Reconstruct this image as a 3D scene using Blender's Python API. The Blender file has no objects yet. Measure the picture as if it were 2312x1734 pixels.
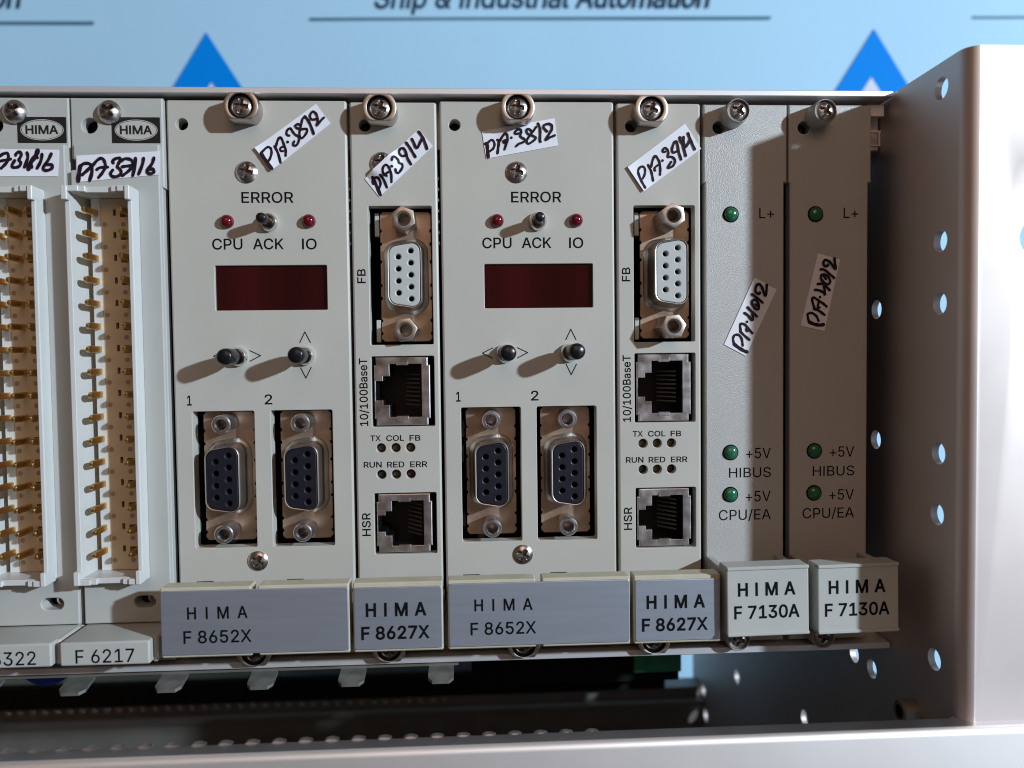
import bpy, bmesh, math, random, json
from mathutils import Vector, Matrix
from mathutils.geometry import delaunay_2d_cdt
random.seed(7)
scene = bpy.context.scene
COL = scene.collection
MM = 0.001

# ------------------------------------------------------------------ camera
cam_d = bpy.data.cameras.new('camera'); cam = bpy.data.objects.new('camera', cam_d); COL.objects.link(cam)
cam_d.sensor_width = 36.0; cam_d.lens = 1736.0/2312*36
yaw, pitch, roll = -0.0500118, -0.0365648, 0.0117293
RZ = Matrix.Rotation(yaw, 3, 'Z'); RX = Matrix.Rotation(pitch, 3, 'X'); RY = Matrix.Rotation(roll, 3, 'Y')
Rw = RZ @ RX @ RY
Rc = Matrix((Rw.col[0], Rw.col[2], -Rw.col[1])).transposed()
cam.matrix_world = Matrix.Translation(Vector((88.434, -177.838, 69.480))*MM) @ Rc.to_4x4()
cam_d.clip_start = 0.005; cam_d.clip_end = 20
cam_d.dof.use_dof = True; cam_d.dof.focus_distance = 0.1785; cam_d.dof.aperture_fstop = 12.0
scene.camera = cam
scene.cycles.filter_width = 1.05

# ------------------------------------------------------------------ room light
world = bpy.data.worlds.new('World'); scene.world = world; world.use_nodes = True
bg = world.node_tree.nodes['Background']
bg.inputs[0].default_value = (1.0, 0.68, 0.53, 1); bg.inputs[1].default_value = 0.105

def lamp(name, kind, loc, energy, color, size, target=None):
    d = bpy.data.lights.new(name, kind); d.energy = energy; d.color = color
    if kind == 'AREA': d.shape = 'DISK'; d.size = size
    else: d.shadow_soft_size = size
    o = bpy.data.objects.new(name, d); COL.objects.link(o); o.location = loc
    if target is not None:
        o.rotation_euler = (Vector(target)-Vector(loc)).to_track_quat('-Z', 'Y').to_euler()
    return o
lamp('desk_lamp', 'POINT', (1.475, -1.050, 0.590), 164.0, (0.80, 0.98, 1.15), 0.031)
lamp('fill_lamp', 'AREA', (0.15, -1.3, 0.85), 3.2, (1.0, 0.69, 0.50), 0.9, (0.09, 0, 0.06))  # added warm fill for the soft ambient light
scene.view_settings.view_transform = 'Standard'; scene.view_settings.look = 'None'
scene.view_settings.exposure = 0.0; scene.view_settings.gamma = 1.0

# ------------------------------------------------------------------ materials
def mat(name, col, rough=0.5, metal=0.0, spec=0.5, bump=None, vary=None, specks=False, coat=0.0, aniso=None, rvary=0.0):
    m = bpy.data.materials.new(name); m.use_nodes = True
    nt = m.node_tree; N = nt.nodes; L = nt.links
    b = N['Principled BSDF']
    b.inputs['Base Color'].default_value = (*col, 1); b.inputs['Roughness'].default_value = rough
    b.inputs['Metallic'].default_value = metal; b.inputs['Specular IOR Level'].default_value = spec
    b.inputs['Coat Weight'].default_value = coat
    tc = N.new('ShaderNodeTexCoord')
    src = None
    if vary:
        sc, amt = vary[0], vary[1]
        mp = N.new('ShaderNodeMapping'); L.new(tc.outputs['Object'], mp.inputs[0])
        mp.inputs['Scale'].default_value = vary[2] if len(vary) > 2 else (1, 1, 1)
        n = N.new('ShaderNodeTexNoise'); n.inputs['Scale'].default_value = sc; n.inputs['Detail'].default_value = 5
        L.new(mp.outputs[0], n.inputs['Vector'])
        r = N.new('ShaderNodeMapRange'); r.inputs[1].default_value = 0.3; r.inputs[2].default_value = 0.7
        r.inputs[3].default_value = 1-amt; r.inputs[4].default_value = 1+amt
        L.new(n.outputs['Fac'], r.inputs[0])
        mx = N.new('ShaderNodeMix'); mx.data_type = 'RGBA'; mx.blend_type = 'MULTIPLY'; mx.inputs[0].default_value = 1
        mx.inputs[6].default_value = (*col, 1); L.new(r.outputs[0], mx.inputs[7])
        src = mx.outputs[2]
        if rvary:
            r2 = N.new('ShaderNodeMapRange'); r2.inputs[1].default_value = 0.3; r2.inputs[2].default_value = 0.7
            r2.inputs[3].default_value = rough-rvary; r2.inputs[4].default_value = rough+rvary
            L.new(n.outputs['Fac'], r2.inputs[0]); L.new(r2.outputs[0], b.inputs['Roughness'])
    if specks:
        v = N.new('ShaderNodeTexVoronoi'); v.inputs['Scale'].default_value = 105; L.new(tc.outputs['Object'], v.inputs['Vector'])
        sp = N.new('ShaderNodeSeparateColor'); L.new(v.outputs['Color'], sp.inputs[0])
        k = N.new('ShaderNodeMath'); k.operation = 'MULTIPLY_ADD'; L.new(sp.outputs[0], k.inputs[0]); k.inputs[1].default_value = 0.085; k.inputs[2].default_value = -0.022
        lt = N.new('ShaderNodeMath'); lt.operation = 'LESS_THAN'; L.new(v.outputs['Distance'], lt.inputs[0]); L.new(k.outputs[0], lt.inputs[1])
        f = N.new('ShaderNodeMath'); f.operation = 'MULTIPLY'; L.new(lt.outputs[0], f.inputs[0]); f.inputs[1].default_value = 0.6
        m2 = N.new('ShaderNodeMix'); m2.data_type = 'RGBA'; L.new(f.outputs[0], m2.inputs[0])
        if src: L.new(src, m2.inputs[6])
        else: m2.inputs[6].default_value = (*col, 1)
        m2.inputs[7].default_value = (0.06, 0.05, 0.045, 1); src = m2.outputs[2]
    if src: L.new(src, b.inputs['Base Color'])
    if bump:
        mp = N.new('ShaderNodeMapping'); L.new(tc.outputs['Object'], mp.inputs[0])
        mp.inputs['Scale'].default_value = bump[3] if len(bump) > 3 else (1, 1, 1)
        n = N.new('ShaderNodeTexNoise'); n.inputs['Scale'].default_value = bump[0]; n.inputs['Detail'].default_value = 3
        L.new(mp.outputs[0], n.inputs['Vector'])
        bp = N.new('ShaderNodeBump'); bp.inputs['Strength'].default_value = bump[1]; bp.inputs['Distance'].default_value = bump[2]*MM
        L.new(n.outputs['Fac'], bp.inputs['Height']); L.new(bp.outputs[0], b.inputs['Normal'])
    return m

M = {}
M['paint'] = mat('light_grey_paint', (0.455, 0.430, 0.380), 0.42, spec=0.35, vary=(32, 0.05), specks=True, bump=(700, 0.10, 0.08))
M['speckle'] = mat('speckled_grey_plastic', (0.42, 0.40, 0.375), 0.33, spec=0.6, vary=(60, 0.03), bump=(4200, 0.5, 0.2))
M['plastic'] = mat('grey_plastic', (0.42, 0.415, 0.385), 0.50, spec=0.4, vary=(50, 0.04), specks=True, bump=(1800, 0.1, 0.05))
M['cream'] = mat('cream_plastic', (0.425, 0.425, 0.395), 0.45, spec=0.4, vary=(80, 0.04))
M['shroud'] = mat('white_connector_plastic', (0.58, 0.575, 0.55), 0.38, spec=0.5, vary=(90, 0.03))
M['floor'] = mat('beige_connector_plastic', (0.54, 0.42, 0.30), 0.5, spec=0.3, vary=(120, 0.08))
M['grey_dot'] = mat('moulding_mark', (0.27, 0.20, 0.14), 0.6)
M['beige'] = mat('yellowed_handle_plastic', (0.47, 0.43, 0.32), 0.45, spec=0.4, vary=(200, 0.06))
M['silver_plate'] = mat('brushed_silver_foil', (0.40, 0.43, 0.49), 0.50, metal=0.78, spec=0.4, vary=(60, 0.05, (1, 1, 14)), bump=(900, 0.12, 0.04, (1, 1, 25)))
M['alu'] = mat('matt_aluminium', (0.70, 0.60, 0.56), 0.56, metal=0.92, vary=(55, 0.02), bump=(1500, 0.14, 0.05), rvary=0.015)
M['alu_rail'] = mat('rail_aluminium', (0.70, 0.68, 0.68), 0.45, metal=0.55, vary=(90, 0.06, (0.15, 1, 1)), bump=(900, 0.15, 0.06, (0.1, 1, 1)))
M['alu_cover'] = mat('cover_aluminium', (0.96, 0.90, 0.87), 0.58, metal=1.0, vary=(70, 0.03), bump=(1500, 0.1, 0.05))
M['alu_lip'] = mat('satin_lip_aluminium', (0.52, 0.50, 0.51), 0.33, metal=0.95, vary=(70, 0.04), bump=(1500, 0.1, 0.05))
M['steel'] = mat('bright_steel', (0.55, 0.50, 0.47), 0.27, metal=1.0, vary=(400, 0.15), rvary=0.08)
M['recess_shade'] = mat('shaded_recess', (0.075, 0.055, 0.045), 0.5, metal=0.3, vary=(900, 0.5))  # shade inside the screw cross recesses, painted in as a dark colour
M["nickel"] = mat("nickel_plate", (0.52, 0.46, 0.41), 0.40, metal=1.0, vary=(350, 0.1), bump=(600, 0.1, 0.05, (1, 1, 6)))
M['tin'] = mat('tinned_steel', (0.58, 0.55, 0.55), 0.36, metal=1.0, vary=(300, 0.14), bump=(500, 0.25, 0.06), rvary=0.1)
M['yellow_zinc'] = mat('yellowed_zinc', (0.44, 0.32, 0.235), 0.40, metal=0.8, vary=(260, 0.14), bump=(400, 0.2, 0.05), rvary=0.1)
M['grey_zinc'] = mat('grey_zinc', (0.50, 0.42, 0.36), 0.40, metal=0.8, vary=(260, 0.14), bump=(400, 0.2, 0.05), rvary=0.1)
M['brass'] = mat('warm_steel', (0.66, 0.52, 0.40), 0.28, metal=1.0, vary=(300, 0.12), bump=(900, 0.12, 0.04))
M['tab_steel'] = mat('dull_tab_steel', (0.36, 0.36, 0.33), 0.42, metal=0.8, vary=(300, 0.25))
M['gold'] = mat('gold_plate', (0.66, 0.42, 0.15), 0.30, metal=1.0, vary=(600, 0.12))
M['chrome'] = mat('chrome', (0.75, 0.75, 0.74), 0.14, metal=1.0)
M['black'] = mat('black_plastic', (0.006, 0.006, 0.008), 0.30, spec=0.4)
M['navy_black'] = mat('black_insulator', (0.010, 0.010, 0.017), 0.42, spec=0.35, vary=(600, 0.2))
M['dark'] = mat('dark_interior', (0.010, 0.010, 0.010), 0.7, spec=0.1)
M['steel_dark'] = mat('dark_lower_steel', (0.20, 0.185, 0.16), 0.5, metal=0.5, vary=(60, 0.12))
M['ivory'] = mat('pale_insulator', (0.46, 0.47, 0.45), 0.45, spec=0.4, vary=(300, 0.03))
M['pcb'] = mat('green_board', (0.010, 0.040, 0.026), 0.45, vary=(400, 0.4))
M['pcb_green'] = mat('bright_green_board', (0.012, 0.16, 0.05), 0.45, vary=(300, 0.3))
M['ink'] = mat('black_print', (0.005, 0.005, 0.006), 0.7, spec=0.08)
M['ink_brown'] = mat('dark_brown_marker', (0.016, 0.007, 0.014), 0.6, spec=0.15, vary=(900, 0.5))
M['badge'] = mat('dark_brown_badge', (0.014, 0.012, 0.011), 0.5, spec=0.3, vary=(500, 0.1))
M['badge_light'] = mat('badge_clear_field', (0.46, 0.45, 0.41), 0.45)
M['paper'] = mat('white_paper', (0.74, 0.73, 0.77), 0.65, spec=0.25, vary=(150, 0.02), bump=(900, 0.1, 0.03))
M['red_lens'] = mat('dark_red_window', (0.024, 0.0012, 0.002), 0.10, spec=0.6, vary=(90, 0.8, (1, 1, 0.02)))
M['red_led'] = mat('red_lamp_plastic', (0.11, 0.002, 0.009), 0.14, spec=0.5, coat=0.1)
M['green_led'] = mat('green_lamp_plastic', (0.008, 0.115, 0.048), 0.2, spec=0.6, coat=0.3)
M['amber_off'] = mat('unlit_amber_lamp', (0.085, 0.055, 0.012), 0.3, spec=0.5)
M['green_off'] = mat('unlit_green_lamp', (0.012, 0.035, 0.015), 0.3, spec=0.5)
M['red_off'] = mat('unlit_red_lamp', (0.06, 0.006, 0.006), 0.3, spec=0.5)
M['number_grey'] = mat('grey_number_print', (0.16, 0.15, 0.14), 0.6)
M['vinyl'] = mat('pale_blue_vinyl', (0.39, 0.62, 0.79), 0.6, spec=0.12, vary=(9, 0.03), bump=(14, 0.3, 2.0))
M['vinyl_blue'] = mat('strong_blue_print', (0.0004, 0.22, 0.72), 0.6, spec=0.06)
M['vinyl_white'] = mat('white_print', (0.62, 0.64, 0.72), 0.6, spec=0.1)
M['vinyl_ink'] = mat('navy_print', (0.014, 0.05, 0.10), 0.5, spec=0.2)
M['vinyl_line'] = mat('slate_line_print', (0.06, 0.16, 0.24), 0.5, spec=0.2)
M['blue_cap'] = mat('blue_plastic', (0.015, 0.06, 0.50), 0.4)
M['table'] = mat('dark_table_laminate', (0.045, 0.045, 0.05), 0.5, vary=(20, 0.15))

# ------------------------------------------------------------------ mesh helpers (all in mm)
def ccw(p):
    a = sum(p[i][0]*p[(i+1) % len(p)][1]-p[(i+1) % len(p)][0]*p[i][1] for i in range(len(p)))
    return list(p) if a > 0 else list(reversed(p))
def offset(p, d):
    """outward offset (d>0) of a counter-clockwise polygon"""
    n = len(p); out = []
    for i in range(n):
        ax, az = p[i-1]; bx, bz = p[i]; cx, cz = p[(i+1) % n]
        e1 = Vector((bx-ax, bz-az)); e2 = Vector((cx-bx, cz-bz))
        if e1.length < 1e-9 or e2.length < 1e-9: out.append((bx, bz)); continue
        e1.normalize(); e2.normalize()
        n1 = Vector((e1.y, -e1.x)); n2 = Vector((e2.y, -e2.x))
        k = max(0.7, 1+n1.dot(n2)); q = (n1+n2)/k
        out.append((bx+q.x*d, bz+q.y*d))
    return out
def circ(cx, cz, r, n=20, a0=0.0):
    return [(cx+r*math.cos(a0+2*math.pi*i/n), cz+r*math.sin(a0+2*math.pi*i/n)) for i in range(n)]
def rrect(x0, z0, x1, z1, r=0.0, n=3):
    if r <= 0: return [(x0, z0), (x1, z0), (x1, z1), (x0, z1)]
    out = []
    for cx, cz, a in ((x1-r, z0+r, -90), (x1-r, z1-r, 0), (x0+r, z1-r, 90), (x0+r, z0+r, 180)):
        for i in range(n+1):
            t = math.radians(a+90*i/n); out.append((cx+r*math.cos(t), cz+r*math.sin(t)))
    return out
def roundpoly(p, r, n=4):
    """round every corner of a polygon"""
    p = ccw(p); out = []
    for i in range(len(p)):
        a, b, c = Vector(p[i-1]), Vector(p[i]), Vector(p[(i+1) % len(p)])
        u = (a-b).normalized(); v = (c-b).normalized()
        ang = math.acos(max(-1, min(1, u.dot(v)))); t = r/math.tan(ang/2)
        ctr = b+(u+v).normalized()*(r/math.sin(ang/2))
        s = b+u*t; e = b+v*t
        a0 = math.atan2(s.y-ctr.y, s.x-ctr.x); a1 = math.atan2(e.y-ctr.y, e.x-ctr.x)
        da = (a1-a0+math.pi) % (2*math.pi)-math.pi
        for k in range(n+1):
            t_ = a0+da*k/n; out.append((ctr.x+r*math.cos(t_), ctr.y+r*math.sin(t_)))
    return out

def fill(loops):
    """triangles inside the loops; outer loops run counter-clockwise, holes clockwise"""
    P = [Vector(p) for l in loops for p in l]; E = []; k = 0
    for l in loops:
        n = len(l); E += [(k+i, k+(i+1) % n) for i in range(n)]; k += n
    v, _, f, *_r = delaunay_2d_cdt(P, E, [], 0, 1e-5)
    segs = [(l[i], l[(i+1) % len(l)]) for l in loops for i in range(len(l))]
    out = []
    for t in f:
        cx = sum(v[i].x for i in t)/len(t); cz = sum(v[i].y for i in t)/len(t); w = 0
        for (ax, az), (bx, bz) in segs:
            if (az > cz) != (bz > cz) and cx < (bx-ax)*(cz-az)/(bz-az)+ax: w += 1 if bz > az else -1
        if w > 0: out.append(tuple(t))
    return [(q.x, q.y) for q in v], out

class MB:
    def __init__(s): s.v = []; s.f = []; s.mi = []
    def add(s, vs, fs, m=0):
        o = len(s.v); s.v += vs; s.f += [tuple(o+i for i in f) for f in fs]; s.mi += [m]*len(fs); return s
    def loft(s, loops, m=0, cap0=False, cap1=False):
        n = len(loops[0]); vs = [p for l in loops for p in l]; fs = []
        for k in range(len(loops)-1):
            for i in range(n):
                j = (i+1) % n; fs.append((k*n+i, k*n+j, (k+1)*n+j, (k+1)*n+i))
        if cap0: fs.append(tuple(range(n)))
        if cap1: fs.append(tuple((len(loops)-1)*n+i for i in range(n)))
        return s.add(vs, fs, m)
    def sheet(s, outer, holes, y, m=0):
        v, f = fill([ccw(outer)]+[list(reversed(ccw(h))) for h in holes])
        return s.add([(x, y, z) for x, z in v], f, m)
    def plate(s, outer, holes=(), y0=0.0, y1=1.0, b=0.2, hb=0.12, m=0, back=True):
        outer = ccw(outer); holes = [ccw(h) for h in holes]
        s.sheet(offset(outer, -b) if b else outer, [offset(h, hb) if hb else h for h in holes], y0, m)
        def wall(p, d):
            L = []
            if d: L.append([(x, y0, z) for x, z in offset(p, d)]); L.append([(x, y0+abs(d)*0.35, z) for x, z in offset(p, d*0.32)])
            L.append([(x, y0+abs(d), z) for x, z in p]); L.append([(x, y1, z) for x, z in p])
            s.loft(L, m)
        wall(outer, -b)
        for h in holes: wall(h, hb)
        if back: s.sheet(outer, holes, y1, m)
        return s
    def revolve(s, prof, cx=0, cz=0, n=28, m=0):
        """profile of (r, y); r = 0 closes with a fan"""
        loops = []
        for r, y in prof:
            loops.append([(cx+max(r, 1e-4)*math.cos(2*math.pi*i/n), y, cz+max(r, 1e-4)*math.sin(2*math.pi*i/n)) for i in range(n)])
        return s.loft(loops, m, cap1=prof[-1][0] <= 1e-6, cap0=prof[0][0] <= 1e-6)
    def box(s, x0, x1, y0, y1, z0, z1, b=0.0, m=0):
        if b <= 0:
            vs = [(x, y, z) for y in (y0, y1) for z in (z0, z1) for x in (x0, x1)]
            return s.add(vs, [(0, 1, 3, 2), (4, 6, 7, 5), (0, 4, 5, 1), (2, 3, 7, 6), (0, 2, 6, 4), (1, 5, 7, 3)], m)
        def lp(y, d): return [(x, y, z) for x, z in offset(rrect(x0, z0, x1, z1, b, 1), d)]
        return s.loft([lp(y0, -b), lp(y0+b, 0), lp(y1-b, 0), lp(y1, -b)], m, True, True)

MESH = {}
def obj(name, mb, mats, parent=None, key=None, loc=(0, 0, 0), rot=None, angle=20, label=None):
    """one mesh object; meshes with the same key are shared; loc in mm relative to the parent"""
    if key is not None and key in MESH: me = MESH[key]
    else:
        if callable(mb): mb = mb()
        me = bpy.data.meshes.new(name)
        me.from_pydata([(x*MM, y*MM, z*MM) for x, y, z in mb.v], [], mb.f)
        for mm in (mats if isinstance(mats, (list, tuple)) else [mats]): me.materials.append(M[mm])
        if any(mb.mi): me.polygons.foreach_set('material_index', mb.mi)
        bm = bmesh.new(); bm.from_mesh(me)
        bmesh.ops.remove_doubles(bm, verts=bm.verts, dist=2e-7)
        bmesh.ops.dissolve_degenerate(bm, edges=bm.edges, dist=1e-8)
        bmesh.ops.recalc_face_normals(bm, faces=bm.faces)
        bm.to_mesh(me); bm.free()
        me.polygons.foreach_set('use_smooth', [True]*len(me.polygons))
        me.set_sharp_from_angle(angle=math.radians(angle))
        if key is not None: MESH[key] = me
    o = bpy.data.objects.new(name, me); COL.objects.link(o)
    o.parent = parent; o.location = Vector(loc)*MM
    if rot: o.rotation_euler = rot
    if label: o['label'] = label
    return o
def thing(name, label, cat, loc=(0, 0, 0), group=None):
    o = bpy.data.objects.new(name, None); COL.objects.link(o); o.empty_display_size = 0.01
    o.location = Vector(loc)*MM; o['label'] = label; o['category'] = cat
    if group: o['group'] = group
    return o
def tag(o, label, cat, group=None):
    o['label'] = label; o['category'] = cat
    if group: o['group'] = group
    return o
def copy_tree(o, parent=None, skip=()):
    c = o.copy(); COL.objects.link(c); c.parent = parent
    for ch in list(o.children):
        if ch not in skip: copy_tree(ch, c, skip)
    return c

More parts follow.
